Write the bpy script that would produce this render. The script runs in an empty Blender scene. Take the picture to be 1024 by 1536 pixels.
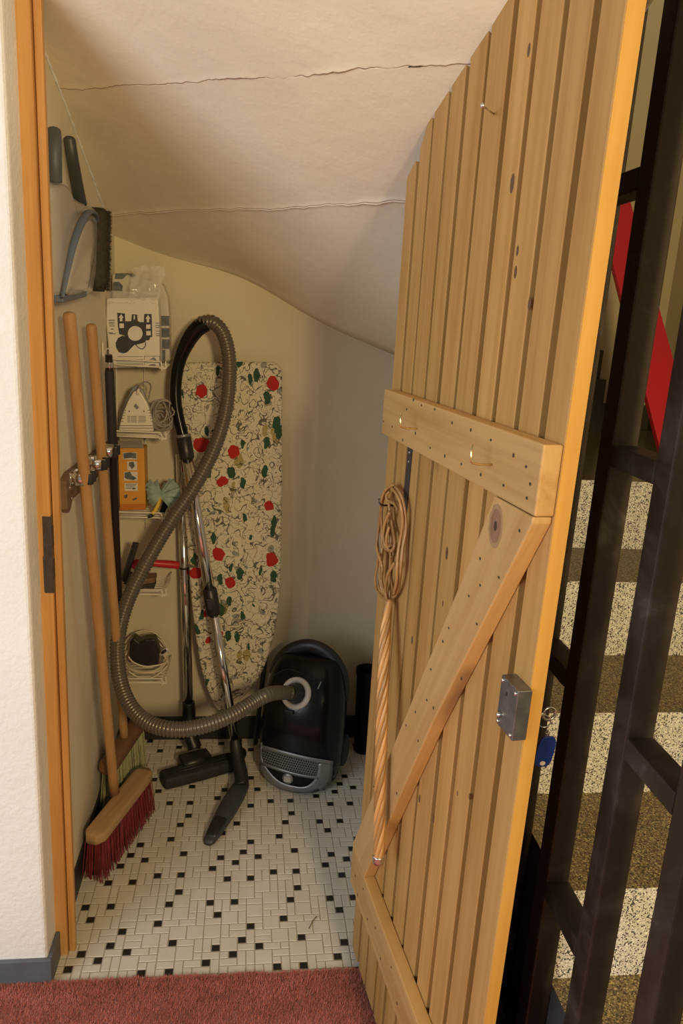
import bpy, bmesh, math, random
from mathutils import Vector, Matrix, noise
from mathutils.bvhtree import BVHTree
random.seed(7)
S = bpy.context.scene
COL = S.collection
V = Vector

# ------------------------------------------------------------------ camera
FL, PITCH, ROLL, YAW = 1122.338, 0.251088810, 0.0602573114, -0.130906130
CAM = V((0, 0, 1.6))
def _axes():
    f = V((-math.sin(YAW)*math.cos(PITCH), math.cos(YAW)*math.cos(PITCH), -math.sin(PITCH)))
    r = V((math.cos(YAW), math.sin(YAW), 0)); u = r.cross(f)
    c, s = math.cos(ROLL), math.sin(ROLL)
    return r*c + u*s, u*c - r*s, f
AR, AU, AF = _axes()
cd = bpy.data.cameras.new('camera'); cam = bpy.data.objects.new('camera', cd); COL.objects.link(cam)
cd.sensor_fit = 'VERTICAL'; cd.sensor_height = 36; cd.sensor_width = 24; cd.lens = FL*36/1536; cd.clip_start = .02
m = Matrix((AR, AU, -AF)).transposed().to_4x4(); m.translation = CAM; cam.matrix_world = m
S.camera = cam

# sight lines used to read real positions off the photograph, always on a real plane of the room
def ray(x, y): return AR*((x-512)/FL) - AU*((y-768)/FL) + AF
def PZ(x, y, z=0.0): d = ray(x, y); return CAM + d*((z-CAM.z)/d.z)
def PX(x, y, X): d = ray(x, y); return CAM + d*(X/d.x)
def PY(x, y, Y): d = ray(x, y); return CAM + d*(Y/d.y)
def PP(x, y, o, n): d = ray(x, y); return CAM + d*((o-CAM).dot(n)/d.dot(n))

# ------------------------------------------------------------------ objects
def wloc(o):
    p = V((0, 0, 0))
    while o: p = p + o.location; o = o.parent
    return p
def thing(name, label, cat, loc=(0, 0, 0), group=None, kind=None):
    o = bpy.data.objects.new(name, None); COL.objects.link(o); o.location = loc; o.empty_display_size = .05
    tag(o, label, cat, group, kind); return o
def tag(o, label=None, cat=None, group=None, kind=None):
    if label: o['label'] = label
    if cat: o['category'] = cat
    if group: o['group'] = group
    if kind: o['kind'] = kind
    return o

class MB:
    def __init__(s): s.bm = bmesh.new(); s.tone = None
    def mark(s): return len(s.bm.faces)
    def _mi(s, n0, mi):
        if mi:
            s.bm.faces.ensure_lookup_table()
            for f in s.bm.faces[n0:]: f.material_index = mi
    def hexa(s, p, mi=0, bev=0, seg=2):
        """8 corners: bottom ring then top ring"""
        t = bmesh.new(); v = [t.verts.new(q) for q in p]
        for q in ((3,2,1,0),(4,5,6,7),(0,1,5,4),(1,2,6,5),(2,3,7,6),(3,0,4,7)): t.faces.new([v[i] for i in q])
        bmesh.ops.recalc_face_normals(t, faces=t.faces)
        if bev: bmesh.ops.bevel(t, geom=list(t.edges), offset=bev, segments=seg, affect='EDGES', profile=.5)
        s.join(t, mi); return s
    def box(s, a, b, mi=0, bev=0, seg=2):
        (x0,y0,z0),(x1,y1,z1) = a, b
        return s.hexa([(x0,y0,z0),(x1,y0,z0),(x1,y1,z0),(x0,y1,z0),(x0,y0,z1),(x1,y0,z1),(x1,y1,z1),(x0,y1,z1)], mi, bev, seg)
    def obox(s, c, ax, ay, az, mi=0, bev=0, seg=2):
        c, ax, ay, az = V(c), V(ax), V(ay), V(az)
        return s.hexa([c-ax-ay-az, c+ax-ay-az, c+ax+ay-az, c-ax+ay-az, c-ax-ay+az, c+ax-ay+az, c+ax+ay+az, c-ax+ay+az], mi, bev, seg)
    def join(s, t, mi=0):
        n0 = s.mark(); mp = {}
        for v in t.verts: mp[v] = s.bm.verts.new(v.co)
        for f in t.faces:
            try: nf = s.bm.faces.new([mp[v] for v in f.verts]); nf.smooth = f.smooth; nf.material_index = mi or f.material_index
            except ValueError: pass
        t.free()
    def prism(s, pts, d, mi=0, bev=0, seg=2):
        """polygon pts extruded along vector d"""
        t = bmesh.new(); d = V(d); a = [t.verts.new(p) for p in pts]; b = [t.verts.new(V(p)+d) for p in pts]; n = len(a)
        t.faces.new(a); t.faces.new(b[::-1])
        for i in range(n): t.faces.new([a[i], b[i], b[(i+1) % n], a[(i+1) % n]])
        bmesh.ops.recalc_face_normals(t, faces=t.faces)
        if bev: bmesh.ops.bevel(t, geom=[e for e in t.edges], offset=bev, segments=seg, affect='EDGES', profile=.5)
        s.join(t, mi); return s
    def prism2(s, A, B, mi=0):
        t = bmesh.new(); a = [t.verts.new(p) for p in A]; b = [t.verts.new(p) for p in B]; n = len(a)
        t.faces.new(a); t.faces.new(b[::-1])
        for i in range(n): t.faces.new([a[i], b[i], b[(i+1) % n], a[(i+1) % n]])
        bmesh.ops.recalc_face_normals(t, faces=t.faces); s.join(t, mi); return s
    def tube(s, path, r, n=10, closed=False, mi=0, caps=True, flat=1.0, up=None, smooth=True):
        P = [V(p) for p in path]; m_ = len(P); R = r if isinstance(r, (list, tuple)) else [r]*m_
        rings = []; nrm = None
        for i in range(m_):
            if closed: t = P[(i+1) % m_] - P[i-1]
            else: t = P[min(i+1, m_-1)] - P[max(i-1, 0)]
            t.normalize()
            if nrm is None:
                a = V(up) if up else (V((0,0,1)) if abs(t.z) < .9 else V((1,0,0)))
                nrm = (a - t*a.dot(t)).normalized()
            else: nrm = (nrm - t*nrm.dot(t)).normalized()
            b = t.cross(nrm)
            rings.append([s.bm.verts.new(P[i] + (nrm*math.cos(q)*R[i] + b*math.sin(q)*R[i]*flat)) for q in (2*math.pi*k/n for k in range(n))])
        for i in range(m_ if closed else m_-1):
            a, b = rings[i], rings[(i+1) % m_]
            off = 0
            if closed and i == m_-1:   # best match of the seam
                off = min(range(n), key=lambda k: (a[0].co-b[k].co).length)
            for k in range(n):
                f = s.bm.faces.new([a[k], a[(k+1) % n], b[(k+1+off) % n], b[(k+off) % n]]); f.smooth = smooth; f.material_index = mi
        if caps and not closed:
            f = s.bm.faces.new(rings[0][::-1]); f.material_index = mi
            f = s.bm.faces.new(rings[-1]); f.material_index = mi
        return s
    def loft(s, rings, caps=True, mi=0, smooth=True):
        R = [[s.bm.verts.new(p) for p in ring] for ring in rings]; n = len(R[0])
        for a, b in zip(R, R[1:]):
            for k in range(n):
                f = s.bm.faces.new([a[k], a[(k+1) % n], b[(k+1) % n], b[k]]); f.smooth = smooth; f.material_index = mi
        if caps:
            f = s.bm.faces.new(R[0][::-1]); f.material_index = mi; f.smooth = smooth
            f = s.bm.faces.new(R[-1]); f.material_index = mi; f.smooth = smooth
        return s
    def lathe(s, o, axis, prof, n=24, mi=0, smooth=True):
        """prof: (radius, distance along axis)"""
        o, axis = V(o), V(axis).normalized(); a = axis.orthogonal().normalized(); b = axis.cross(a)
        return s.loft([[o + axis*h + (a*math.cos(2*math.pi*k/n) + b*math.sin(2*math.pi*k/n))*max(r, 1e-5) for k in range(n)] for r, h in prof], True, mi, smooth)
    def grid(s, rows, mi=0, smooth=True, uv=False):
        R = [[s.bm.verts.new(p) for p in row] for row in rows]
        lay = s.bm.loops.layers.uv.verify() if uv else None
        nr, nc = len(R), len(R[0])
        for i in range(nr-1):
            for j in range(nc-1):
                f = s.bm.faces.new([R[i][j], R[i][j+1], R[i+1][j+1], R[i+1][j]]); f.smooth = smooth; f.material_index = mi
                if uv:
                    for l, (a, b) in zip(f.loops, ((i,j),(i,j+1),(i+1,j+1),(i+1,j))): l[lay].uv = (b/(nc-1), a/(nr-1))
        return s
    def build(s, name, mats, parent=None, loc=None, normals=True, sub=0, solid=0, bevel=0):
        if normals: bmesh.ops.recalc_face_normals(s.bm, faces=s.bm.faces)
        base = wloc(parent) if parent else (V(loc) if loc else V((0, 0, 0)))
        for v in s.bm.verts: v.co -= base
        me = bpy.data.meshes.new(name); s.bm.to_mesh(me); s.bm.free()
        for m_ in (mats if isinstance(mats, (list, tuple)) else [mats]): me.materials.append(m_)
        o = bpy.data.objects.new(name, me); COL.objects.link(o)
        if parent: o.parent = parent
        elif loc: o.location = loc
        if solid: q = o.modifiers.new('solid', 'SOLIDIFY'); q.thickness = solid; q.offset = 0
        if bevel: q = o.modifiers.new('bevel', 'BEVEL'); q.width = bevel; q.segments = 2; q.limit_method = 'ANGLE'
        if sub: q = o.modifiers.new('sub', 'SUBSURF'); q.levels = sub; q.render_levels = sub
        return o

def spline(pts, n=8, closed=False):
    P = [V(p) for p in pts]; out = []; m_ = len(P)
    for i in range(m_ if closed else m_-1):
        if closed: a, b, c, d = P[i-1], P[i], P[(i+1) % m_], P[(i+2) % m_]
        else: a, b, c, d = P[max(i-1, 0)], P[i], P[i+1], P[min(i+2, m_-1)]
        for k in range(n):
            t = k/n
            out.append(.5*((2*b) + (c-a)*t + (2*a-5*b+4*c-d)*t*t + (3*b-a-3*c+d)*t**3))
    if not closed: out.append(P[-1])
    return out
def spline1(v, n):
    return [p.x for p in spline([V((q, 0, 0)) for q in v], n)]
def resample(P, step):
    out = [P[0]]; acc = 0.0
    for a, b in zip(P, P[1:]):
        L = (b-a).length
        while acc + L >= step:
            t = (step-acc)/L if L else 0; a = a.lerp(b, t); out.append(a); L = (b-a).length; acc = 0
        acc += L
    return out

# ------------------------------------------------------------------ materials
def nodes(name):
    m_ = bpy.data.materials.new(name); m_.use_nodes = True
    nt = m_.node_tree; b = nt.nodes['Principled BSDF']
    return m_, nt, b
def N(nt, t, **k):
    n = nt.nodes.new(t)
    for a, v in k.items():
        if a.startswith('i_'):
            key = a[2:]; key = int(key) if key.isdigit() else key
            n.inputs[key].default_value = v
        else: setattr(n, a, v)
    return n
def mixc(nt, fac, a, b):
    n = nt.nodes.new('ShaderNodeMix'); n.data_type = 'RGBA'
    for sock, v in ((n.inputs[0], fac), (n.inputs[6], a), (n.inputs[7], b)):
        if isinstance(v, bpy.types.NodeSocket): nt.links.new(v, sock)
        elif isinstance(v, (int, float)): sock.default_value = v
        else: sock.default_value = (*v, 1)
    return n.outputs[2]
def mth(nt, op, a, b=0.0, c=None):
    n = nt.nodes.new('ShaderNodeMath'); n.operation = op
    for i, v in enumerate((a, b) if c is None else (a, b, c)):
        if isinstance(v, bpy.types.NodeSocket): nt.links.new(v, n.inputs[i])
        else: n.inputs[i].default_value = v
    return n.outputs[0]
def ramp(nt, src, stops):
    n = nt.nodes.new('ShaderNodeValToRGB'); e = n.color_ramp.elements
    while len(e) < len(stops): e.new(.5)
    for q, (p, c) in zip(e, stops): q.position = p; q.color = (*c, 1) if len(c) == 3 else c
    nt.links.new(src, n.inputs[0]); return n.outputs[0]
def objco(nt):
    return nt.nodes.new('ShaderNodeTexCoord').outputs['Object']
def bump(nt, b, h, strength, dist):
    n = N(nt, 'ShaderNodeBump'); n.inputs['Strength'].default_value = strength; n.inputs['Distance'].default_value = dist
    nt.links.new(h, n.inputs['Height']); nt.links.new(n.outputs[0], b.inputs['Normal'])
def plain(name, c, rough=.5, metal=0.0, spec=.5, var=0.0, scale=20.0, bmp=0.0, coat=0.0, alpha=1.0, trans=0.0, c2=None):
    m_, nt, b = nodes(name)
    b.inputs['Base Color'].default_value = (*c, 1); b.inputs['Roughness'].default_value = rough; b.inputs['Metallic'].default_value = metal
    b.inputs['Specular IOR Level'].default_value = spec; b.inputs['Coat Weight'].default_value = coat
    b.inputs['Alpha'].default_value = alpha; b.inputs['Transmission Weight'].default_value = trans
    if var or bmp or c2:
        n = N(nt, 'ShaderNodeTexNoise'); n.inputs['Scale'].default_value = scale; n.inputs['Detail'].default_value = 5; n.inputs['Roughness'].default_value = .6
        nt.links.new(objco(nt), n.inputs['Vector'])
        d = c2 if c2 else tuple(x*(1-var) for x in c)
        nt.links.new(ramp(nt, n.outputs['Fac'], [(.35, d), (.65, c)]), b.inputs['Base Color'])
        if bmp: bump(nt, b, n.outputs['Fac'], .6, bmp)
    return m_
def plaster(name, c, d=.004, sc=55, var=.06):
    m_, nt, b = nodes(name); co = objco(nt)
    a = N(nt, 'ShaderNodeTexNoise', i_Scale=sc, i_Detail=4.0, i_Roughness=.55); nt.links.new(co, a.inputs['Vector'])
    g = N(nt, 'ShaderNodeTexNoise', i_Scale=3.5, i_Detail=4.0); nt.links.new(co, g.inputs['Vector'])
    h = mth(nt, 'ADD', mth(nt, 'MULTIPLY', a.outputs['Fac'], .6), mth(nt, 'MULTIPLY', g.outputs['Fac'], 2.0))
    nt.links.new(ramp(nt, g.outputs['Fac'], [(.35, tuple(x*(1-var) for x in c)), (.65, c)]), b.inputs['Base Color'])
    b.inputs['Roughness'].default_value = .85; b.inputs['Specular IOR Level'].default_value = .2
    bump(nt, b, h, .5, d); return m_
def wood(name, light, dark, d, rough=.5, grain=1.0, knots=.0, tone=.18, coat=0.0):
    """grain runs along d"""
    m_, nt, b = nodes(name); co = objco(nt); d = V(d).normalized(); e1 = d.orthogonal().normalized(); e2 = d.cross(e1)
    at = N(nt, 'ShaderNodeAttribute'); at.attribute_name = 'tone'
    comp = []
    for q, sc in ((d, 1.0), (e1, 1.0), (e2, 1.0)):
        n = N(nt, 'ShaderNodeVectorMath', operation='DOT_PRODUCT'); nt.links.new(co, n.inputs[0]); n.inputs[1].default_value = q; comp.append(n.outputs['Value'])
    off = mth(nt, 'MULTIPLY', at.outputs['Fac'], 37.0)
    def vec(sl, sx):
        n = N(nt, 'ShaderNodeCombineXYZ')
        nt.links.new(mth(nt, 'ADD', mth(nt, 'MULTIPLY', comp[0], sl), off), n.inputs[0])
        nt.links.new(mth(nt, 'MULTIPLY', comp[1], sx), n.inputs[1]); nt.links.new(mth(nt, 'MULTIPLY', comp[2], sx), n.inputs[2])
        return n.outputs[0]
    a = N(nt, 'ShaderNodeTexNoise', i_Scale=1.0, i_Detail=6.0, i_Roughness=.62, i_Distortion=.4); nt.links.new(vec(1.6, 60*grain), a.inputs['Vector'])
    g = N(nt, 'ShaderNodeTexNoise', i_Scale=1.0, i_Detail=3.0); nt.links.new(vec(2.5, 14), g.inputs['Vector'])
    fac = mth(nt, 'ADD', mth(nt, 'MULTIPLY', a.outputs['Fac'], .65), mth(nt, 'MULTIPLY', g.outputs['Fac'], .45))
    c = ramp(nt, fac, [(.36, dark), (.50, tuple((x+y)/2 for x, y in zip(light, dark))), (.64, light)])
    tv = mth(nt, 'ADD', mth(nt, 'MULTIPLY', at.outputs['Fac'], -tone), 1.0)
    sc = N(nt, 'ShaderNodeVectorMath', operation='SCALE'); nt.links.new(c, sc.inputs[0]); nt.links.new(tv, sc.inputs['Scale'])
    c = sc.outputs[0]
    if knots:
        v = N(nt, 'ShaderNodeTexVoronoi', i_Scale=1.0); nt.links.new(vec(3.2, 7.5), v.inputs['Vector'])
        w = N(nt, 'ShaderNodeTexWhiteNoise'); nt.links.new(v.outputs['Color'], w.inputs['Vector'])
        pick = mth(nt, 'GREATER_THAN', w.outputs['Value'], 1-knots)
        k = ramp(nt, v.outputs['Distance'], [(.04, (1, 1, 1)), (.085, (.35, .35, .35)), (.16, (0, 0, 0))])
        c = mixc(nt, mth(nt, 'MULTIPLY', k, mth(nt, 'MULTIPLY', pick, .75)), c, tuple(x*.28 for x in dark))
    nt.links.new(c, b.inputs['Base Color'])
    b.inputs['Roughness'].default_value = rough; b.inputs['Coat Weight'].default_value = coat; b.inputs['Coat Roughness'].default_value = .25
    b.inputs['Specular IOR Level'].default_value = .35
    bump(nt, b, a.outputs['Fac'], .25, .0015); return m_
def set_tone(o, fn):
    me = o.data; at = me.attributes.new('tone', 'FLOAT', 'FACE')
    at.data.foreach_set('value', [fn(p) for p in me.polygons])

UP = V((0, 0, 1))
M = {}
M['white_wall'] = plaster('white wall paint', (.81, .82, .82), .008, 75)
M['cream_wall'] = plaster('cream wall paint', (.68, .60, .44), .0035, 60)
M['left_wall'] = plaster('lightened cream wall paint', (.78, .71, .56), .0045, 60)  # cream paint lightened to put the brighter light on this wall into its colour
M['ceiling'] = plaster('soffit paint', (.86, .79, .64), .004, 30)
M['olive_wall'] = plaster('stair wall paint', (.52, .44, .26), .003, 60)
M['base_grey'] = plain('grey skirting', (.115, .125, .155), .5, var=.15)
M['base_black'] = plain('black skirting', (.022, .02, .019), .5, var=.2)
M['jamb'] = wood('varnished pine frame', (.68, .37, .125), (.48, .235, .065), UP, .42, 1.2, .0, .1, .2)
M['slat'] = wood('pine slats', (.575, .330, .110), (.44, .225, .06), UP, .55, .9, .10, .16)
M['slatback'] = wood('shaded varnished pine backing', (.23, .098, .022), (.17, .07, .014), UP, .5, 1.0, .0, .1)  # varnished brown, darkened further to paint in the shade of the grooves
M['edge'] = wood('varnished door edge', (.70, .385, .085), (.60, .30, .06), UP, .45, .7, .0, .1, .15)
M['dark_metal'] = plain('dark steel', (.13, .12, .115), .42, .8, var=.25, scale=60)
M['lock'] = plain('brushed lock steel', (.30, .30, .32), .38, .9, var=.35, scale=45)
M['chrome'] = plain('chrome', (.80, .79, .77), .12, 1.0)
M['brass'] = plain('brass', (.85, .70, .38), .25, 1.0)
M['steel'] = plain('bright steel', (.72, .70, .68), .28, 1.0)
M['black'] = plain('black plastic', (.018, .017, .017), .38, var=.2)
M['gloss'] = plain('glossy black plastic', (.006, .005, .005), .22, spec=.22, coat=.10)
M['rubber'] = plain('black rubber', (.022, .021, .021), .7)
M['anth'] = plain('anthracite plastic', (.045, .046, .050), .5, var=.2)
M['hose'] = plain('grey hose plastic', (.15, .135, .105), .30, .45)
M['silver'] = plain('silver plastic', (.27, .275, .28), .38, .6)
M['ring'] = plain('pale plastic ring', (.66, .64, .60), .4)
M['broomstick'] = wood('broom handle wood', (.50, .285, .125), (.39, .21, .085), UP, .5, .8, .0, .1)
M['broomblock'] = wood('broom block wood', (.50, .31, .16), (.38, .22, .10), (.4, 1, 0), .6, .8)
M['redbristle'] = plain('red bristles', (.21, .016, .026), .55, var=.45, scale=90)
M['greenbristle'] = plain('pale green bristles', (.40, .42, .22), .6, var=.3, scale=90)
M['darkbristle'] = plain('dark brown bristles', (.055, .045, .03), .8, var=.5, scale=90)
M['white_wire'] = plain('white coated wire', (.78, .72, .58), .4)
M['pan'] = plain('pale grey plastic', (.40, .39, .36), .28, coat=.3)
M['pan_blue'] = plain('blue grey rubber', (.115, .15, .21), .5)
M['handle_grey'] = plain('slate grey plastic', (.075, .085, .10), .5)
M['handle_dark'] = plain('dark green grey plastic', (.040, .048, .045), .45)
M['rattan'] = wood('rattan cane', (.66, .37, .14), (.40, .19, .06), UP, .35, .5, .0, .45, .3)
M['pole'] = plain('dark brown steel pole', (.022, .012, .009), .35, .2)
M['railwood'] = wood('old brown board', (.20, .125, .075), (.14, .085, .05), (0, 1, 0), .55, .8)
M['paper'] = plain('white paper pack', (.72, .68, .60), .45, var=.06, scale=12)
M['ink'] = plain('dark ink', (.025, .025, .028), .5)
M['inkgrey'] = plain('grey ink', (.22, .20, .19), .6)
M['inkblue'] = plain('blue grey print', (.06, .075, .09), .5, c2=(.15, .15, .14), scale=80)
M['orange'] = plain('orange carton', (.72, .33, .035), .5, var=.12, scale=8)
M['orange_dark'] = plain('deep orange print', (.55, .17, .02), .5)
M['greycard'] = plain('grey carton flap', (.34, .31, .26), .7)
M['iron_white'] = plain('ivory plastic', (.74, .69, .56), .35)
M['cord_grey'] = plain('grey cord', (.32, .29, .24), .6)
M['cord_white'] = plain('cream cord', (.68, .60, .44), .5)
M['mint'] = plain('pale mint cloth', (.36, .47, .42), .85, var=.25, scale=40)
M['mint_dark'] = plain('dark teal cloth', (.03, .07, .06), .85)
M['yellow'] = plain('yellow plastic', (.70, .45, .03), .4)
M['red'] = plain('red plastic', (.46, .012, .018), .4)
M['redpaint'] = plain('red paint', (.52, .012, .02), .5)
M['tagblue'] = plain('blue plastic tag', (.012, .035, .20), .25, coat=.3)
M['navy'] = plain('navy plastic', (.003, .0034, .007), .6, spec=.15)
M['brownwood'] = plain('brown brush wood', (.20, .10, .05), .5, var=.2)
def film():
    m_, nt, b = nodes('clear crinkled film')
    b.inputs['Base Color'].default_value = (.9, .9, .88, 1); b.inputs['Roughness'].default_value = .12; b.inputs['Alpha'].default_value = .34
    b.inputs['Specular IOR Level'].default_value = 1.0
    return m_
M['film'] = film()
def carpet_mat():
    m_, nt, b = nodes('red brown carpet'); co = objco(nt)
    n = N(nt, 'ShaderNodeTexNoise', i_Scale=260.0, i_Detail=3.0); nt.links.new(co, n.inputs['Vector'])
    g = N(nt, 'ShaderNodeTexNoise', i_Scale=14.0, i_Detail=4.0); nt.links.new(co, g.inputs['Vector'])
    f = mth(nt, 'ADD', mth(nt, 'MULTIPLY', n.outputs['Fac'], .5), mth(nt, 'MULTIPLY', g.outputs['Fac'], .5))
    nt.links.new(ramp(nt, f, [(.38, (.42, .12, .09)), (.62, (.64, .21, .165))]), b.inputs['Base Color'])
    b.inputs['Roughness'].default_value = .95; b.inputs['Specular IOR Level'].default_value = .1; b.inputs['Sheen Weight'].default_value = .3
    bump(nt, b, n.outputs['Fac'], .8, .004); return m_
M['carpet'] = carpet_mat()
def terrazzo(name, base, dark, light, dk, rough):
    m_, nt, b = nodes(name); co = objco(nt)
    v = N(nt, 'ShaderNodeTexVoronoi', i_Scale=400.0); nt.links.new(co, v.inputs['Vector'])
    w = N(nt, 'ShaderNodeTexWhiteNoise'); nt.links.new(v.outputs['Color'], w.inputs['Vector'])
    v2 = N(nt, 'ShaderNodeTexVoronoi', i_Scale=640.0); nt.links.new(co, v2.inputs['Vector'])
    w2 = N(nt, 'ShaderNodeTexWhiteNoise'); nt.links.new(v2.outputs['Color'], w2.inputs['Vector'])
    c = ramp(nt, w.outputs['Value'], [(0.0, dark), (dk, dark), (dk+.02, base), (.82, base), (.84, light)])
    c = mixc(nt, mth(nt, 'MULTIPLY', mth(nt, 'GREATER_THAN', w2.outputs['Value'], .90), .8), c, dark)
    nt.links.new(c, b.inputs['Base Color']); b.inputs['Roughness'].default_value = rough; b.inputs['Specular IOR Level'].default_value = .45
    return m_
M['riser'] = terrazzo('pale terrazzo', (.60, .585, .54), (.07, .065, .06), (.82, .80, .75), .19, .5)
M['tread'] = terrazzo('darkened brown terrazzo', (.185, .135, .064), (.055, .038, .017), (.40, .31, .15), .3, .45)  # tread tops coloured darker than the risers for the dimmer light they get
M['landing'] = terrazzo('polished olive terrazzo', (.105, .085, .042), (.08, .065, .03), (.14, .115, .06), .2, .16)
M['cheek'] = plain('dark stair side paint', (.085, .08, .072), .55, var=.3)
def steel_bar():
    m_, nt, b = nodes('smudged black steel'); co = objco(nt)
    n = N(nt, 'ShaderNodeTexNoise', i_Scale=9.0, i_Detail=6.0, i_Roughness=.65, i_Distortion=.8); nt.links.new(co, n.inputs['Vector'])
    nt.links.new(ramp(nt, n.outputs['Fac'], [(.45, (.026, .017, .010)), (.62, (.045, .033, .022)), (.78, (.11, .095, .075))]), b.inputs['Base Color'])
    nt.links.new(ramp(nt, n.outputs['Fac'], [(.4, (.45,)*3), (.7, (.7,)*3)]), b.inputs['Roughness'])
    b.inputs['Metallic'].default_value = .15; b.inputs['Specular IOR Level'].default_value = .35
    return m_
M['bar'] = steel_bar()
def fabric():
    m_, nt, b = nodes('floral cotton cover'); co = objco(nt)
    wn = N(nt, 'ShaderNodeTexNoise', i_Scale=26.0, i_Detail=3.0); nt.links.new(co, wn.inputs['Vector'])
    wv = N(nt, 'ShaderNodeVectorMath', operation='SCALE'); nt.links.new(wn.outputs['Color'], wv.inputs[0]); wv.inputs['Scale'].default_value = .035
    ad = N(nt, 'ShaderNodeVectorMath', operation='ADD'); nt.links.new(co, ad.inputs[0]); nt.links.new(wv.outputs[0], ad.inputs[1])
    flat = N(nt, 'ShaderNodeVectorMath', operation='MULTIPLY'); nt.links.new(ad.outputs[0], flat.inputs[0]); flat.inputs[1].default_value = (1, 0, 1)
    def blobs(scale, off, rad, prob, sx=1.0, sz=1.0):
        mp = N(nt, 'ShaderNodeVectorMath', operation='MULTIPLY_ADD'); nt.links.new(flat.outputs[0], mp.inputs[0])
        mp.inputs[1].default_value = (scale*sx, 0, scale*sz); mp.inputs[2].default_value = (off, 0, off*1.7)
        v = N(nt, 'ShaderNodeTexVoronoi', i_Scale=1.0, i_Randomness=.72); nt.links.new(mp.outputs[0], v.inputs['Vector'])
        w = N(nt, 'ShaderNodeTexWhiteNoise'); nt.links.new(v.outputs['Color'], w.inputs['Vector'])
        return mth(nt, 'MULTIPLY', mth(nt, 'LESS_THAN', v.outputs['Distance'], rad), mth(nt, 'LESS_THAN', w.outputs['Value'], prob))
    def lines(scale, w_, off):
        n = N(nt, 'ShaderNodeTexNoise', i_Scale=scale, i_Detail=1.5, i_Distortion=.8)
        a = N(nt, 'ShaderNodeVectorMath', operation='ADD'); nt.links.new(co, a.inputs[0]); a.inputs[1].default_value = (off, off, off); nt.links.new(a.outputs[0], n.inputs['Vector'])
        return mth(nt, 'LESS_THAN', mth(nt, 'ABSOLUTE', mth(nt, 'SUBTRACT', n.outputs['Fac'], .5)), w_)
    c = mixc(nt, blobs(17, 3.1, .33, .35, 1.5, .7), (.66, .60, .45), (.40, .33, .14))
    c = mixc(nt, blobs(24, 9.4, .26, .25), c, (.30, .30, .25))
    c = mixc(nt, mth(nt, 'MULTIPLY', lines(24, .017, 0), .85), c, (.05, .045, .03))
    c = mixc(nt, mth(nt, 'MULTIPLY', lines(40, .017, 4.3), .7), c, (.10, .09, .05))
    c = mixc(nt, blobs(18, 5.7, .32, .62, 1.6, .8), c, (.035, .085, .045))
    c = mixc(nt, blobs(12, 1.3, .26, .9, 1.0, .85), c, (.42, .028, .02))
    nt.links.new(c, b.inputs['Base Color']); b.inputs['Roughness'].default_value = .85; b.inputs['Specular IOR Level'].default_value = .2
    bump(nt, b, wn.outputs['Fac'], .3, .004)
    return m_
M['fabric'] = fabric()
def grille():
    m_, nt, b = nodes('silver honeycomb grille')
    uv = nt.nodes.new('ShaderNodeTexCoord').outputs['UV']
    mp = N(nt, 'ShaderNodeMapping'); nt.links.new(uv, mp.inputs['Vector']); mp.inputs['Scale'].default_value = (24, 6, 1)
    br = N(nt, 'ShaderNodeTexBrick'); nt.links.new(mp.outputs[0], br.inputs['Vector'])
    br.inputs['Scale'].default_value = 1.0; br.inputs['Mortar Size'].default_value = .12; br.inputs['Brick Width'].default_value = 1.0; br.inputs['Row Height'].default_value = 1.0
    br.inputs['Color1'].default_value = (.02, .02, .02, 1); br.inputs['Color2'].default_value = (.02, .02, .02, 1); br.inputs['Mortar'].default_value = (.24, .24, .245, 1)
    nt.links.new(br.outputs['Color'], b.inputs['Base Color']); b.inputs['Roughness'].default_value = .45; b.inputs['Metallic'].default_value = .3
    return m_
M['grille'] = grille()
M['tile'] = plain('ivory tile', (.66, .63, .55), .42, var=.10, scale=9, c2=(.60, .565, .475))
M['tile_black'] = plain('black tile', (.016, .015, .014), .4)
M['grout'] = plain('tile joint', (.34, .30, .22), .8)
# ------------------------------------------------------------------ the setting
XW, YF, YB, XR = -.445, 1.541, 2.625, .53
MB().box((-2.4, YF, 0), (XW, 1.70, 2.9), bev=.009, seg=3).build('wall_front', M['white_wall'])['kind'] = 'structure'
MB().box((-.60, 1.701, 0), (XW, 2.80, 2.5)).build('wall_left', M['left_wall'])['kind'] = 'structure'
MB().box((-.60, YB, 0), (XR+.04, 2.80, 2.1)).build('wall_back', M['cream_wall'])['kind'] = 'structure'
MB().box((XR-.008, 1.66, 0), (XR+.002, YB, 2.05)).build('wall_right', M['cream_wall'])['kind'] = 'structure'
MB().box((.405, 1.60, 0), (XR, 1.659, 2.03)).build('wall_hinge_side', M['cream_wall'])['kind'] = 'structure'

# sloping underside of the upper flight, cast in slabs with open joints
def soffit(x, y):
    z = 2.6185 - .345*x - .365*y
    t = min(max((y-2.15)/.45, 0), 1)
    z += .042*math.exp(-((x+.04)/.22)**2)*t*t
    return z + .006*noise.noise(V((x*3, y*3, 1.7))) + .0015*noise.noise(V((x*14, y*14, 4)))
def crack(k, x):
    y = (1.931 + (x+.441)*-.768) if k == 0 else (2.48 + (x+.442)*-.94)
    return y + .008*noise.noise(V((x*9, k*5, 0))) + .006*noise.noise(V((x*38, k*5, 2))) + .004*noise.noise(V((x*95, k*5, 6)))
fr = [-.022, -.013, -.008, -.004, -.0010, 0, .0010, .004, .008, .014, .024]
dz = [[0, -.0004, -.001, -.0016, -.002, .0026, -.0003, 0, 0, 0, 0], [0, -.0006, -.0016, -.003, -.0034, .001, -.0045, -.0045, -.0025, -.0006, 0]]
cols = []
nx = 260
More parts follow.
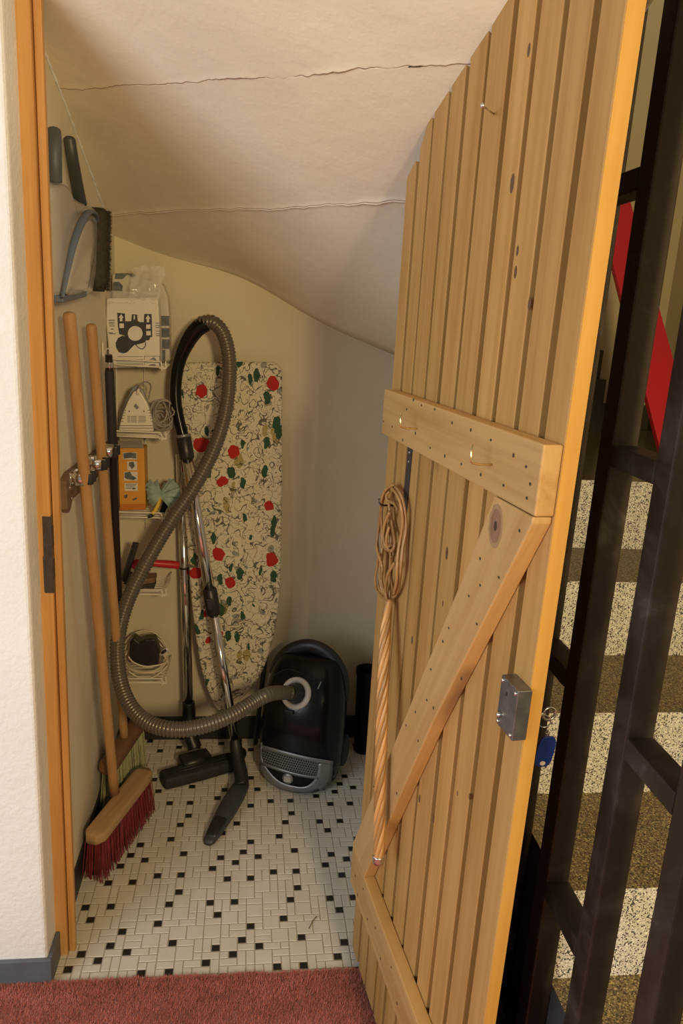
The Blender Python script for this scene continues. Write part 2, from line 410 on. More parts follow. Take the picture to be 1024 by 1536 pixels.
for i in range(nx+1):
    x = XW - .004 + (XR-.006-XW+.004)*i/nx
    c1, c2 = crack(0, x), crack(1, x); col = []
    q = max(.05, .6 + 1.1*noise.noise(V((x*11, 0, 9))))
    for k in range(14): y = .95 + (c1-.024-.95)*k/14; col.append((x, y, soffit(x, y)))
    for a, d in zip(fr, dz[0]): col.append((x, c1+a, soffit(x, c1+a) + d*q))
    for k in range(1, 12): y = c1+.024 + (c2-.022-c1-.024)*k/12; col.append((x, y, soffit(x, y)))
    q = max(.1, .75 + 1.1*noise.noise(V((x*9, 7, 9))))
    for a, d in zip(fr, dz[1]): col.append((x, c2+a, soffit(x, c2+a) + d*q))
    y1 = max(YB+.02, c2+.03)
    for k in range(1, 13): y = c2+.024 + (y1-c2-.024)*k/12; col.append((x, y, soffit(x, y)))
    cols.append(col)
mb = MB(); mb.grid(cols)
ceil = mb.build('ceiling', M['ceiling'], normals=False); ceil['kind'] = 'structure'
so = ceil.modifiers.new('slab', 'SOLIDIFY'); so.thickness = .03; so.offset = 1 if ceil.data.polygons[0].normal.z > 0 else -1
# chalky bead along the wall and two open holes in the joints
def on_soffit(x, y, d=0):
    d_ = ray(x, y); t = 1.0
    for _ in range(30):
        p = CAM + d_*t; t += (soffit(p.x, p.y) - p.z)/(d_.z + .365*d_.y + .345*d_.x)
    return CAM + d_*t - UP*d
mb = MB(); pts = [V((XW+.002, y, soffit(XW, y)-.001)) for y in [1.72+.01*k for k in range(82)]]
pts = [p + V((.002*noise.noise(p*60), 0, .003*noise.noise(p*45+V((3,3,3))))) for p in pts]
mb.tube(pts, [.0028+.002*noise.noise(p*60) for p in pts], 6)
mb.build('plaster_bead', M['white_wall'], ceil)
mb = MB()
for (x, y, w, h) in ((625, 99.5, 16, 1.5), (512, 305, 4, 2.0)):
    c = on_soffit(x, y, .0005); e1 = on_soffit(x+w, y-1, .0005)-c; e2 = on_soffit(x, y+h, .0005)-c
    n = 14; ring = [c + e1*math.cos(2*math.pi*k/n)*random.uniform(.8, 1) + e2*math.sin(2*math.pi*k/n)*random.uniform(.6, 1) for k in range(n)]
    mb.prism(ring, UP*.006)
mb.build('joint_hole', plain('open joint', (.02, .015, .01), .9), ceil)

# mosaic floor: 15 x 15 module of ivory and black pieces, unit 22.5 mm
G, AX, AY = .0225, -.00228, .00014
BL = {(1,13),(8,13),(3,12),(13,12),(0,11),(12,10),(5,9),(8,9),(14,8),(2,8),(8,6),(0,4),(7,4),(12,4),(13,2),(6,1),(2,0)}
rnd = random.Random(11); occ = {}; mod = []
for c in BL: occ[c] = 1; mod.append((c[0], c[1], 1, 1, 1))
def fits(i, j, w, h): return all(((i+a) % 15, (j+b) % 15) not in occ for a in range(w) for b in range(h))
def put(i, j, w, h):
    for a in range(w):
        for b in range(h): occ[((i+a) % 15, (j+b) % 15)] = 1
    mod.append((i, j, w, h, 0))
cells = [(i, j) for i in range(15) for j in range(15)]
rnd.shuffle(cells)
nb = 0
for i, j in cells:
    if nb < 21 and fits(i, j, 2, 2): put(i, j, 2, 2); nb += 1
rnd.shuffle(cells)
for i, j in cells:
    for w, h in (((2,1),(1,2)) if rnd.random() < .6 else ((1,2),(2,1))):
        if fits(i, j, w, h): put(i, j, w, h); break
for i, j in cells:
    if fits(i, j, 1, 1): put(i, j, 1, 1)
mb = MB(); bmv = mb.bm
def tile(x0, y0, x1, y1, mi):
    if x0 > XR-.012 or x1 < XW or y1 < 1.529 or y0 > YB: return
    x0, x1, y0, y1 = max(x0, XW), min(x1, XR-.008), max(y0, 1.529), min(y1, YB)
    if x1-x0 < .003 or y1-y0 < .003: return
    q = .0009; e = .0022; t = .0; bo = -.0012
    o = [bmv.verts.new(p) for p in ((x0+q, y0+q, bo), (x1-q, y0+q, bo), (x1-q, y1-q, bo), (x0+q, y1-q, bo))]
    n_ = [bmv.verts.new(p) for p in ((x0+e, y0+e, t), (x1-e, y0+e, t), (x1-e, y1-e, t), (x0+e, y1-e, t))]
    f = bmv.faces.new(n_); f.material_index = mi
    for k in range(4): f = bmv.faces.new([o[k], o[(k+1) % 4], n_[(k+1) % 4], n_[k]]); f.material_index = mi
for bi in range(-2, 3):
    for bj in range(4, 9):
        for i, j, w, h, k in mod:
            x0, y0 = AX + (bi*15+i-.5)*G, AY + (bj*15+j-.5)*G
            tile(x0, y0, x0+w*G, y0+h*G, k)
mb.box((XW-.01, 1.529, -.03), (XR, YB+.01, -.0009), mi=2)
mb.build('floor', [M['tile'], M['tile_black'], M['grout']], normals=False)['kind'] = 'structure'

# skirting
MB().box((-2.4, 1.530, 0), (XW+.011, YF, .074), bev=.0025).box((XW+.0005, YF, 0), (XW+.011, 1.619, .074), bev=.002).build('baseboard_front', M['base_grey'])['kind'] = 'structure'
MB().box((XW, 1.705, 0), (XW+.008, YB, .085), bev=.002).build('baseboard_left', M['base_black'])['kind'] = 'structure'
MB().box((XW+.008, YB-.008, 0), (XR-.008, YB, .096), bev=.002).build('baseboard_back', M['base_black'])['kind'] = 'structure'

# carpet of the hall
cp = thing('carpet', 'reddish brown short pile carpet in front of the tiled closet floor', 'carpet', (-.4, .8, 0))
mb = MB(); rows = []
edge = lambda x: 1.531 - .010*(x+.45) + .004*noise.noise(V((x*14, 0, 0))) + .0025*noise.noise(V((x*60, 3, 0)))
n1 = 120
for j in range(3):
    rows.append([(-2.3+2.82*i/n1, [-1.2, .9, None][j] if j < 2 else edge(-2.3+2.82*i/n1), .009 if j < 2 else .008) for i in range(n1+1)])
rows.append([(p[0], p[1]+.0015, .001) for p in rows[-1]])
mb.grid(rows); mb.box((-2.3, -1.2, -.03), (.52, 1.50, 0))
base = mb.build('carpet_base', M['carpet'], cp)
rn = random.Random(3); vs = []; fs = []
def fibre(x, y, h):
    a = rn.uniform(0, 6.283); l = rn.uniform(0, .010); w = .0011; ca, sa = math.cos(a), math.sin(a)
    k = len(vs); vs.extend([(x-sa*w, y+ca*w, .006), (x+sa*w, y-ca*w, .006), (x+ca*l, y+sa*l, .006+h)]); fs.append((k, k+1, k+2))
for _ in range(60000):
    x = rn.uniform(-.85, .50); y = 1.53 - abs(rn.gauss(0, .13))
    if y < edge(x): fibre(x, y, rn.uniform(.004, .014))
for _ in range(9000):
    x = rn.uniform(-.95, .50); fibre(x, edge(x)-rn.uniform(0, .008), rn.uniform(.002, .011))
me = bpy.data.meshes.new('carpet_pile'); me.from_pydata([(a+.4, b-.8, c) for a, b, c in vs], [], fs); me.materials.append(M['carpet'])
o = bpy.data.objects.new('carpet_pile', me); COL.objects.link(o); o.parent = cp; o['kind'] = 'stuff'

# rebated door frame, lock side
mb = MB()
prof = [(XW, 1.62), (-.4195, 1.62), (-.4185, 1.622), (-.4185, 1.642), (-.4165, 1.642), (-.4165, 1.6325), (-.4155, 1.631), (-.403, 1.631), (-.4015, 1.6325), (-.4015, 1.648), (XW, 1.648)]
mb.prism([(x, y, 0) for x, y in prof], UP*2.19, bev=0)
jb = mb.build('door_frame', M['jamb'], loc=(XW, 1.62, 0)); jb['kind'] = 'structure'; set_tone(jb, lambda p: .3)
mb = MB()
mb.box((.345, 1.615, 0), (.405, 1.70, 1.98), bev=.002)
o = mb.build('door_jamb', M['jamb'], loc=(.345, 1.615, 0)); o['kind'] = 'structure'; set_tone(o, lambda p: .5)
mb = MB(); a, b = 1.153, .978
mb.box((-.4345, 1.6165, b), (-.4175, 1.6215, a), bev=.001)
mb.box((-.4185, 1.6170, b), (-.4160, 1.640, a), bev=.0008)
mb.box((-.4360, 1.6160, b+.002), (-.4335, 1.6215, b+.085), bev=.0008)
st = mb.build('strike_plate', M['dark_metal'], jb)
mb = MB()
mb.box((-.4162, 1.6175, 1.085), (-.4150, 1.634, 1.13)); mb.box((-.4162, 1.6175, 1.01), (-.4150, 1.634, 1.055))
mb.build('latch_hole', M['ink'], st)

# ------------------------------------------------------------------ stair, landing and stairwell
ST = thing('staircase', None, None, (.535, .208, 0), kind='structure')
XL, XRW = .535, 1.59
for k in range(-4, 3):
    y0, z1 = .982+.258*k, .712+.178*k
    y1 = y0 + .258
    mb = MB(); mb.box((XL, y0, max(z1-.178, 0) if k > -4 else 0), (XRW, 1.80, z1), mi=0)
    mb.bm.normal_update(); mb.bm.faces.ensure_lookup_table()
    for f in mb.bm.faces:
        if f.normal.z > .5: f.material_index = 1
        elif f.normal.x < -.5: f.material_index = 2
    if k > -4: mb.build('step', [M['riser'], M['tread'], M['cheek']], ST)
    else: mb.bm.free()
mb = MB(); mb.box((XL, 1.756, 1.068), (XRW, 2.82, 1.246))
mb.bm.normal_update(); mb.bm.faces.ensure_lookup_table()
for f in mb.bm.faces:
    if f.normal.z > .5: f.material_index = 1
    elif f.normal.x < -.5: f.material_index = 2
mb.build('landing_slab', [M['riser'], M['landing'], M['cheek']], ST)
MB().box((XR+.04, 2.822, 0), (XRW+.2, 2.92, 3.2)).build('wall_stairwell_back', M['olive_wall'])['kind'] = 'structure'
MB().box((XRW, -1.0, 0), (XRW+.1, 2.822, 3.2)).build('wall_stairwell_right', M['olive_wall'])['kind'] = 'structure'
MB().box((1.36, 2.812, 1.246), (XRW-.01, 2.822, 1.343), bev=.002).box((XRW-.01, 1.76, 1.246), (XRW, 2.822, 1.343), bev=.002).build('baseboard_landing', plain('dark olive skirting', (.03, .027, .014), .35))['kind'] = 'structure'
mb = MB(); mb.box((.62, 2.74, 1.246), (1.345, 2.822, 1.44), bev=.004); mb.box((.62, 2.738, 1.246), (1.347, 2.74, 1.335)); mb.box((.62, 2.80, 1.44), (1.345, 2.821, 1.545), bev=.002)
mb.build('step', plain('dark varnished stair block', (.045, .037, .015), .22, c2=(.03, .025, .010), scale=5), ST)

# floor-to-ceiling railing of square steel tube
RL = thing('stair_railing', 'dark brown steel railing of tall square bars beside the terrazzo stairs', 'railing', (.516, .68, 0))
by = [.9895+.155*k for k in range(-5, 4)]
for y in by:
    MB().box((.497, y-.0195, 0), (.5355, y+.0195, 2.55), bev=.003).build('baluster', M['bar'], RL)
for k in range(len(by)-1):
    y0, y1 = by[k]+.0195, by[k+1]-.0195
    for q in range(4):
        z = (.726 if (k % 2 == 0) else .366) + .718*(q - (0 if k % 2 == 0 else 0))
        if k % 2 == 0: z = .726 + .714*(q-1)
        else: z = .362 + .72*q
        if z < .1: continue
        MB().box((.497, y0, z-.015), (.5355, y1, z+.015), bev=.002).build('crossbar', M['bar'], RL)

# red plank leaning on the landing
pb = PZ(1022, 700, 1.246); pt = PY(870, 120, 2.80)
ax = (pt-pb).normalized(); ww = (PY(1018, 540, 2.62)-PY(964, 540, 2.62)).normalized(); ww = (ww - ax*ww.dot(ax)).normalized(); th = ax.cross(ww)
mb = MB(); mb.obox((pb+pt)/2, ww*.058, th*.010, ax*((pt-pb).length/2), bev=.003)
tag(mb.build('plank', M['redpaint'], loc=tuple(pb)), 'red painted plank leaning behind the dark railing on the landing', 'plank')
# ------------------------------------------------------------------ the plank door, open towards the hall
DY = .121455268
DH = PZ(533, 1447); DD = V((math.sin(DY), -math.cos(DY), 0)); DN = V((-math.cos(DY), -math.sin(DY), 0))
def D(u, z, off=0.0):   # the door narrows a little towards its foot
    return DH + DD*(.30 + (u-.30)*(1-.03*(1.6-z))) + DN*off + UP*z
def DP(x, y, off=0.0): return PP(x, y, DH + DN*off, DN)
def DUZ(x, y, off=0.0): p = DP(x, y, off) - DH; return .30 + (p.dot(DD)-.30)/(1-.03*(1.6-p.z)), p.z
def dpoly(mb, uz, o0, o1, mi=0, bev=0): mb.prism([D(u, z, o0) for u, z in uz], DN*(o1-o0), mi, bev)
DR = thing('door_1', 'open pine plank door with a Z brace and sloping stepped top', 'door', tuple(D(-.055, 0)), kind='structure')
left = [-.057, .013, .079, .156, .230, .305, .393, .464, .540, .616]
right = [-.004, .068, .144, .214, .294, .375, .449, .525, .598, .668]
tl = [1.886, 1.928, 1.991, 2.038, 2.076, 2.118, 2.165, 2.205, 2.25, 2.29]
tr = [1.908, 1.975, 2.024, 2.063, 2.105, 2.152, 2.195, 2.24, 2.28, 2.32]
mb = MB(); tones = []; rt = random.Random(5)
for a, b, za, zb in zip(left, right, tl, tr):
    n0 = mb.mark()
    dpoly(mb, [(a, .018), (b, .018), (b, zb-.012), (b-.006, zb), (b-.02, zb-.006), (a+.004, za+.002), (a, za-.006)], -.0125, 0, 0, .0016)
    tones += [rt.random()]*(mb.mark()-n0)
o = mb.build('slat_panel', M['slat'], DR); set_tone(o, lambda p: tones[p.index] if p.index < len(tones) else .5)
mb = MB()
pts = [(-.055, .018), (.664, .018), (.664, 2.315)] + [(u, z-.004) for a, b, za, zb in list(zip(left, right, tl, tr))[::-1] for u, z in ((b, zb), (a, za))]
TH = lambda z: .0190 + .0022*z   # the leaf is planed thinner towards its foot
pts = [(-.055, .018), (.664, .018), (.664, .55), (.664, 1.1), (.664, 2.315)] + pts[3:] + [(-.055, 1.1), (-.055, .55)]
mb.prism2([D(u, z, -.0127) for u, z in pts], [D(u, z, -TH(z)) for u, z in pts])
o = mb.build('back_board', M['slatback'], DR); set_tone(o, lambda p: .4)
mb = MB(); es = [(.6645, .018), (.6645, .55), (.6645, 1.1), (.6645, 2.32), (.6695, 2.32), (.6695, 1.1), (.6695, .55), (.6695, .018)]
mb.prism2([D(u, z, -.0005) for u, z in es], [D(u, z, -TH(z)) for u, z in es])
o = mb.build('edge_strip', M['edge'], DR); set_tone(o, lambda p: .2)
# battens and brace
wb = wood('pine batten', (.55, .335, .13), (.42, .225, .07), DD, .55, .8, .06, .1)
T = .028
def nail_dots(mb, pts, off, r=.0032):
    for u, z in pts:
        c = D(u, z, off); a = rt.uniform(.7, 1.2)
        mb.prism([c + DD*r*math.cos(2*math.pi*k/8) + UP*r*a*math.sin(2*math.pi*k/8) for k in range(8)], DN*.0006, 1)
dk = plain('old nail hole', (.06, .035, .02), .8)
mb = MB(); dpoly(mb, [(-.020, 1.372), (.668, 1.372), (.668, 1.465), (-.020, 1.465)], 0.0005, T, 0, .0025)
px_t = [(620,600),(632,608),(610,614),(652,614),(678,634),(706,645),(736,660),(575,632),(588,640),(604,660),(623,650),(645,672),(667,684),(692,696),(721,712),(755,728),(789,700),(770,683),(795,726),(790,747)]
nail_dots(mb, [DUZ(x, y, T) for x, y in px_t], T-.0001, .0028)
o = mb.build('batten', [wb, dk], DR); set_tone(o, lambda p: .25)
mb = MB(); dpoly(mb, [(-.022, .250), (.640, .250), (.640, .349), (-.022, .349)], 0.0005, T, 0, .0025)
nail_dots(mb, [(.02, .30), (.05, .27), (.09, .32), (.14, .28), (.2, .31), (.25, .275), (.32, .32), (.37, .28), (.45, .31), (.52, .28), (.6, .31)], T-.0001, .0028)
o = mb.build('batten', [wb, dk], DR); set_tone(o, lambda p: .45)
A, B = V((.640, 1.371)), V((.048, .352))
dv = V((.660-.235, 1.366-.60)); br_d = DD*dv.x + UP*dv.y
wbr = wood('pine brace', (.58, .355, .145), (.45, .25, .085), br_d, .55, .8, .0, .1)
mb = MB(); dpoly(mb, [(.664, 1.3705), (.500, 1.3705) , (.470, 1.215), (.192, .717), (.055, .470), (-.022, .352), (-.022, .3505), (.086, .3505), (.218, .576), (.403, .925), (.664, 1.365)][0:1] + [(.548, 1.3705), (.478, 1.235), (.196, .735), (-.022, .36), (-.022, .3505), (.088, .3505), (.403, .922), (.664, 1.362)], 0.0005, T, 0, .0022)
px_b = [(779,796),(720,838),(748,866),(720,878),(703,894),(715,936),(664,962),(673,942),(692,1018),(646,1004),(640,1050),(650,1062),(623,1068),(609,1088),(627,1111),(595,1190),(560,1180)]
nail_dots(mb, [DUZ(x, y, T) for x, y in px_b], T-.0001, .0028)
# the big knot near the top
c = DUZ(743, 789, T)
for r_, m_ in ((.026, 2), (.020, 3), (.006, 4)):
    cc = D(c[0], c[1], T-.0002+.0001*m_)
    ring = [cc + DD*r_*.85*math.cos(2*math.pi*k/20)*(1+.07*math.sin(3*k)) + UP*r_*1.25*math.sin(2*math.pi*k/20) for k in range(20)]
    mb.prism(ring, DN*.0002, m_)
o = mb.build('brace', [wbr, dk, wood('knot rim', (.42, .25, .13), (.34, .19, .09), UP, .55), wood('knot', (.33, .175, .10), (.24, .12, .06), UP, .5), dk], DR); set_tone(o, lambda p: .1)
# small knots in slats
mb = MB()
for x, y, r_ in ((670,830,.008),(768,275,.009),(776,376,.005),(773,408,.006),(793,75,.006),(794,455,.006),(618,960,.006),(664,905,.004),(629,1198,.006),(650,1228,.006),(704,1195,.004),(686,1190,.003)):
    u, z = DUZ(x, y, 0); cc = D(u, z, -.0002)
    mb.prism([cc + DD*r_*.7*math.cos(2*math.pi*k/12) + UP*r_*1.5*math.sin(2*math.pi*k/12) for k in range(12)], DN*.0004)
mb.build('knot', plain('dark knot', (.13, .065, .03), .6), DR)
# brass L hooks in the top batten, a nail above
for x, y in ((626, 643), (738, 697)):
    p = DP(x, y, T); q = p + DN*.034 + UP*.002; top = q + UP*.026
    mb = MB(); mb.tube([p - DN*.004, p + DN*.02, q - DN*.003, q + UP*.003, top], .0017, 8); mb.build('screw_hook', M['brass'], DR)
p = DP(740, 171, -.001); q = PP(723, 158, p + DN*.042, DN)
mb = MB(); mb.tube([p, q], .0014, 8); mb.lathe(q, (q-p), [(.0, -.002), (.0035, -.002), (.0035, 0), (0, .0005)], 12); mb.build('nail', M['steel'], DR)
# dark metal strip with two rivets under the batten
u0, z0 = DUZ(613, 672); mb = MB()
dpoly(mb, [(.086, 1.385), (.110, 1.385), (.106, 1.225), (.100, 1.212), (.082, 1.225)], .0005, .003, 0, .0008)
for z in (1.352, 1.333): mb.lathe(D(.098, z, .003), DN, [(.003, 0), (.003, .001), (0, .0016)], 10, 1)
mb.build('metal_strip', [plain('dark zinc strip', (.06, .055, .05), .6, .3), M['steel']], DR)
# rim lock
LT = .022
lc = [DUZ(x, y, LT) for x, y in ((751.6, 1012.9), (782.6, 1040.7), (772.7, 1119), (744, 1084))]
u0, u1 = (lc[0][0]+lc[3][0])/2, (lc[1][0]+lc[2][0])/2; z1, z0 = (lc[0][1]+lc[1][1])/2, (lc[2][1]+lc[3][1])/2
u1 = min(u1, .676)
mb = MB(); dpoly(mb, [(u0, z0), (u1, z0), (u1, z1), (u0, z1)], .0005, LT, 0, .001)
lk = mb.build('lock', M['lock'], DR)
mb = MB()
for u, z in ((u0+.006, z1-.006), (u1-.006, z1-.006), (u1-.006, z0+.006), (u0+.006, z0+.006)): mb.lathe(D(u, z, LT), DN, [(.0030, 0), (.0030, .0013), (.0015, .0024), (0, .0026)], 12)
mb.build('lock_screw', M['steel'], lk)
mb = MB(); mb.lathe(D(u0+.010, z0+.018, LT), DN, [(.0036, 0), (.0036, .004), (.0025, .0055), (.0, .006)], 14); mb.tube([D(u0-.001, z0+.024, .004), D(u0-.006, z0+.016, .012), D(u0-.001, z0+.008, .018)], .0012, 6)
mb.build('latch_knob', M['steel'], lk)
um, zm = u0+.020, z1-.020
mb = MB(); mb.prism([D(um+.0028*math.cos(k*.628), zm+.0036*math.sin(k*.628), LT+.0001) for k in range(10)], DN*.0003); mb.build('keyhole', M['ink'], lk)

# key in the outer side of the lock, ring and blue tag
kk = PP(800, 1075, D(.6, 0, -.045), DN)
ktop = PP(808, 1079, D(.6, 0, -.058), DN)
KR = thing('key_ring', 'blue plastic key tag hanging from the key behind the door lock', 'key tag', tuple(ktop))
f2 = V((AR.x, AR.y, 0)).normalized(); f3 = UP.cross(f2)
mb = MB(); kc = D(.632, 1.066, -.021); mb.tube([kc, kc - DN*.03], .0032, 8); c = kc - DN*.036
mb.tube([c + (DN*math.cos(t) + UP*math.sin(t))*.010 for t in (2*math.pi*k/20 for k in range(20))], .0022, 6, closed=True); mb.build('key', M['steel'], KR)
c = PP(816, 1082, D(.6, 0, -.02) - DN*.030, DN); r_ = .0095
mb = MB(); mb.tube([c + (f2*math.cos(t) + UP*math.sin(t))*r_ for t in (2*math.pi*k/28 for k in range(28))], .0009, 6, closed=True)
c2 = c + UP*-.013 + f2*.006
for q in range(3):
    cc = c2 + UP*(-.0065*q) + f2*.0005*q; e = f2 if q % 2 else f3
    mb.tube([cc + (e*math.cos(t)*.0032 + UP*math.sin(t)*.0048) for t in (2*math.pi*k/16 for k in range(16))], .0008, 6, closed=True)
mb.build('split_ring', M['steel'], KR)
tc = PP(818, 1128, D(.62, 0, -.02) - DN*.030, DN); tw, thh = .0125, .025
ta = (f2 + UP*-.0).normalized(); tu = (UP + f2*.12).normalized()
ring = []
for k in range(24):
    t = 2*math.pi*k/24; e = 3.2
    cx, sy = math.cos(t), math.sin(t)
    ring.append(tc + ta*tw*math.copysign(abs(cx)**(2/e), cx) + tu*thh*math.copysign(abs(sy)**(2/e), sy))
mb = MB(); mb.prism(ring, f3*.0032, 0, .0006); mb.build('tag', M['tagblue'], KR)
mb = MB(); cc = tc - tu*.0185
mb.prism([cc + ta*.004*math.cos(2*math.pi*k/14) + tu*.0035*math.sin(2*math.pi*k/14) - f3*.0006 for k in range(14)], f3*.004); mb.build('tag_window', M['paper'], KR)

# ------------------------------------------------------------------ rattan carpet beater on the door
BT = thing('carpet_beater', 'rattan carpet beater with a knotted head hanging on the plank door', 'carpet beater', tuple(D(.11, .46)))
def zb(x, y, off): return DP(550+x*.15625, 680+y*.15625, off)
mb = MB()
loops = [
 ([(215,330),(160,430),(140,560),(142,700),(150,860),(190,920),(245,930),(268,850),(245,700),(222,560),(205,440)], .016, False),
 ([(250,300),(320,380),(355,500),(375,640),(372,760),(345,900),(330,1050),(315,1200),(290,1330),(245,1390)], .014, False),
 ([(235,320),(300,420),(330,520),(345,660),(325,800),(300,950),(290,1100),(285,1230),(255,1350)], .020, False),
 ([(250,300),(180,350),(140,450),(125,600),(105,780),(95,900),(125,1010),(150,1100),(140,1220),(180,1380),(200,1480)], .022, False),
 ([(125,700),(100,820),(110,960),(100,1080),(80,1200),(95,1310),(140,1370),(190,1400)], .012, False),
 ([(270,1050),(215,1130),(185,1230),(180,1330),(195,1420)], .024, False),
 ([(150,900),(130,1050),(125,1200),(150,1330),(185,1440)], .014, False),
 ([(220,560),(170,680),(160,800),(185,900),(230,880)], .022, False),
 ([(200,600),(225,760),(232,900),(225,1050),(215,1180),(220,1300),(210,1420)], .010, False),
 ([(215,700),(190,800),(190,880),(215,930),(235,1000)], .02, False),
 ([(220,360),(190,400),(200,450),(260,480),(300,540)], .018, False)]
for pts, off, cl in loops:
    P = spline([zb(x, y, off + .004*math.sin(i*1.3)) for i, (x, y) in enumerate(pts)], 6)
    for s_ in (-1, 1):
        Q = [p + DD*.0030*s_ + DN*.0008*s_ for p in P]
        mb.tube(Q, .0031, 7)
o = mb.build('knotted_head', M['rattan'], BT); set_tone(o, lambda p: .5)
mb = MB(); tp = spline([DP(583, 900, .022), DP(577, 960, .036), DP(573, 1060, .048), DP(570, 1170, .050), DP(567.5, 1288, .050)], 16)
tp = resample(tp, .004); tn = []
for q in range(6):
    P = []
    for i, p in enumerate(tp):
        a = 2*math.pi*(q/6) + i*.004/.20*2*math.pi; R_ = .0078*min(1, .45+i/40)
        P.append(p + DD*math.cos(a)*R_ + DN*math.sin(a)*R_)
    n0 = mb.mark(); mb.tube(P, .0047, 8); tn += [[.0, .9, .25, .1, .7, .3][q]]*(mb.mark()-n0)
o = mb.build('twisted_handle', M['rattan'], BT); set_tone(o, lambda p: tn[p.index])
mb = MB(); e = tp[-1]; mb.lathe(e + UP*.006, -UP, [(.0125, 0), (.0128, .003), (.012, .006), (.0128, .009), (.012, .017), (.009, .020), (0, .0205)], 18); mb.build('end_cap', M['steel'], BT)
mb = MB(); h = zb(240, 500, .0); mb.tube([h - DN*.005, h + DN*.024, h + DN*.028 + UP*.006, h + DN*.030 + UP*.015], .0022, 8); mb.build('screw_hook', M['dark_metal'], DR)
# ------------------------------------------------------------------ left wall of the closet
def sup(c, ax, ay, e=2.6, n=28):
    """superellipse ring"""
    out = []
    for k in range(n):
        t = 2*math.pi*k/n; a, b = math.cos(t), math.sin(t)
        out.append(V(c) + V(ax)*math.copysign(abs(a)**(2/e), a) + V(ay)*math.copysign(abs(b)**(2/e), b))
    return out
def scaled(ring, s, d):
    c = sum(ring, V((0,0,0)))/len(ring); return [c + (p-c)*s + V(d) for p in ring]

# dustpan
XP = -.408
W_ = lambda x, y, X=XP: PX(x, y, X)
dp_ = thing('dustpan', 'pale grey dustpan with blue grey rim hanging on the closet wall', 'dustpan', tuple(PX(110, 450, XW)))
ol = [(72,278),(91,274),(96,287),(110,299),(128,307),(141,315),(149,330),(149,352),(145,380),(140,405),(134,432),(131,441),(100,448),(84,449),(78,420),(74,360),(71,310)]
ring = spline([W_(x, y, -.425) for x, y in ol], 4, True)
mb = MB()
mb.loft([[V((-.443, p.y, p.z)) for p in ring], [V((-.425, p.y, p.z)) for p in ring], scaled([V((-.414, p.y, p.z)) for p in ring], .95, (0,0,0)), scaled([V((-.408, p.y, p.z)) for p in ring], .82, (0,0,0)), scaled([V((-.406, p.y, p.z)) for p in ring], .4, (0,0,0))])
mb.build('pan', M['pan'], dp_)
arch = spline([W_(94,446,-.402), W_(100,412,-.398), W_(110,368,-.394), W_(122,334,-.392), W_(134,318,-.395), W_(144,322,-.401), W_(147,336,-.406)], 8)
mb = MB(); mb.tube(arch, spline1([.004,.006,.008,.0095,.009,.006,.003], 8), 10, flat=.6, up=(1,0,0)); mb.build('rim', M['pan_blue'], dp_)
inn = spline([W_(100,441,-.404), W_(106,405,-.401), W_(116,366,-.399), W_(127,338,-.398), W_(137,328,-.401), W_(144,340,-.404), W_(143,375,-.404), W_(137,410,-.404), W_(130,436,-.404)], 5, True)
mb = MB(); mb.loft([[p+V((-.004,0,0)) for p in inn], inn, scaled(inn, .85, (.004,0,0)), scaled(inn, .5, (.008,0,0)), scaled(inn, .05, (.010,0,0))], True); mb.build('scoop', plain('glossy grey scoop', (.42, .41, .37), .2, coat=.4), dp_)
mb = MB(); a, b = W_(95,447,-.405), W_(130,439,-.405); u_ = (b-a); n_ = UP*.011
mb.hexa([a-n_*.9+V((-.03,0,0)), b-n_*.9+V((-.03,0,0)), b-n_*.9, a-n_*.9, a+n_*.4+V((-.03,0,0)), b+n_*.4+V((-.03,0,0)), b+n_*.4, a+n_*.4], 0, .002); mb.build('lip', M['pan_blue'], dp_)
mb = MB(); P = spline([W_(80,196,-.425), W_(81,215,-.418), W_(81.5,245,-.418), W_(82,272,-.421)], 6)
mb.tube([P[0]+UP*.006]+P, [.008]+[.0155]*len(P), 14, flat=.8); mb.build('handle', M['handle_grey'], dp_)

# hand brush
hb = thing('hand_brush', 'dark brown hand brush with dark handle hanging behind the pale dustpan', 'brush', tuple(PX(150, 432, XW)))
mb = MB(); P = spline([PX(104,208,-.428), PX(108,235,-.425), PX(115,275,-.425), PX(121,306,-.425)], 6)
mb.tube([P[0]+UP*.005]+P, [.008]+[.0135+.002*(i/len(P)) for i in range(len(P))], 12, flat=.8); mb.build('handle', M['handle_dark'], hb)
ca, cb = PX(148,313,-.412), PX(146,437,-.412)
mb = MB(); rings = []
for i in range(15):
    t = i/14; c = ca.lerp(cb, t); w = .93 if 0 < i < 13 else .55
    if i == 13: w = .8
    rings.append(sup(c, V((.030*w, 0, 0)), V((0, .052*w*(1-.12*t), 0)), 3.2, 24))
mb.loft(rings); mb.build('head', M['darkbristle'], hb)
mb = MB(); rb = random.Random(8)
for _ in range(2600):
    t = rb.random(); c = ca.lerp(cb, t*.97+.01); a = rb.uniform(-1.9, 1.9)
    d_ = V((math.cos(a)*.030, math.sin(a)*.050*(1-.12*t), 0)); p = c + d_*.85; q = c + d_*1.0 + V((math.cos(a)*.006, math.sin(a)*.006, rb.uniform(-.008, .004)))
    w = V((0, 0, .0006)); f = mb.bm.faces.new([mb.bm.verts.new(p-w), mb.bm.verts.new(p+w), mb.bm.verts.new(q)])
o = mb.build('bristles', M['darkbristle'], hb, normals=False); o['kind'] = 'stuff'

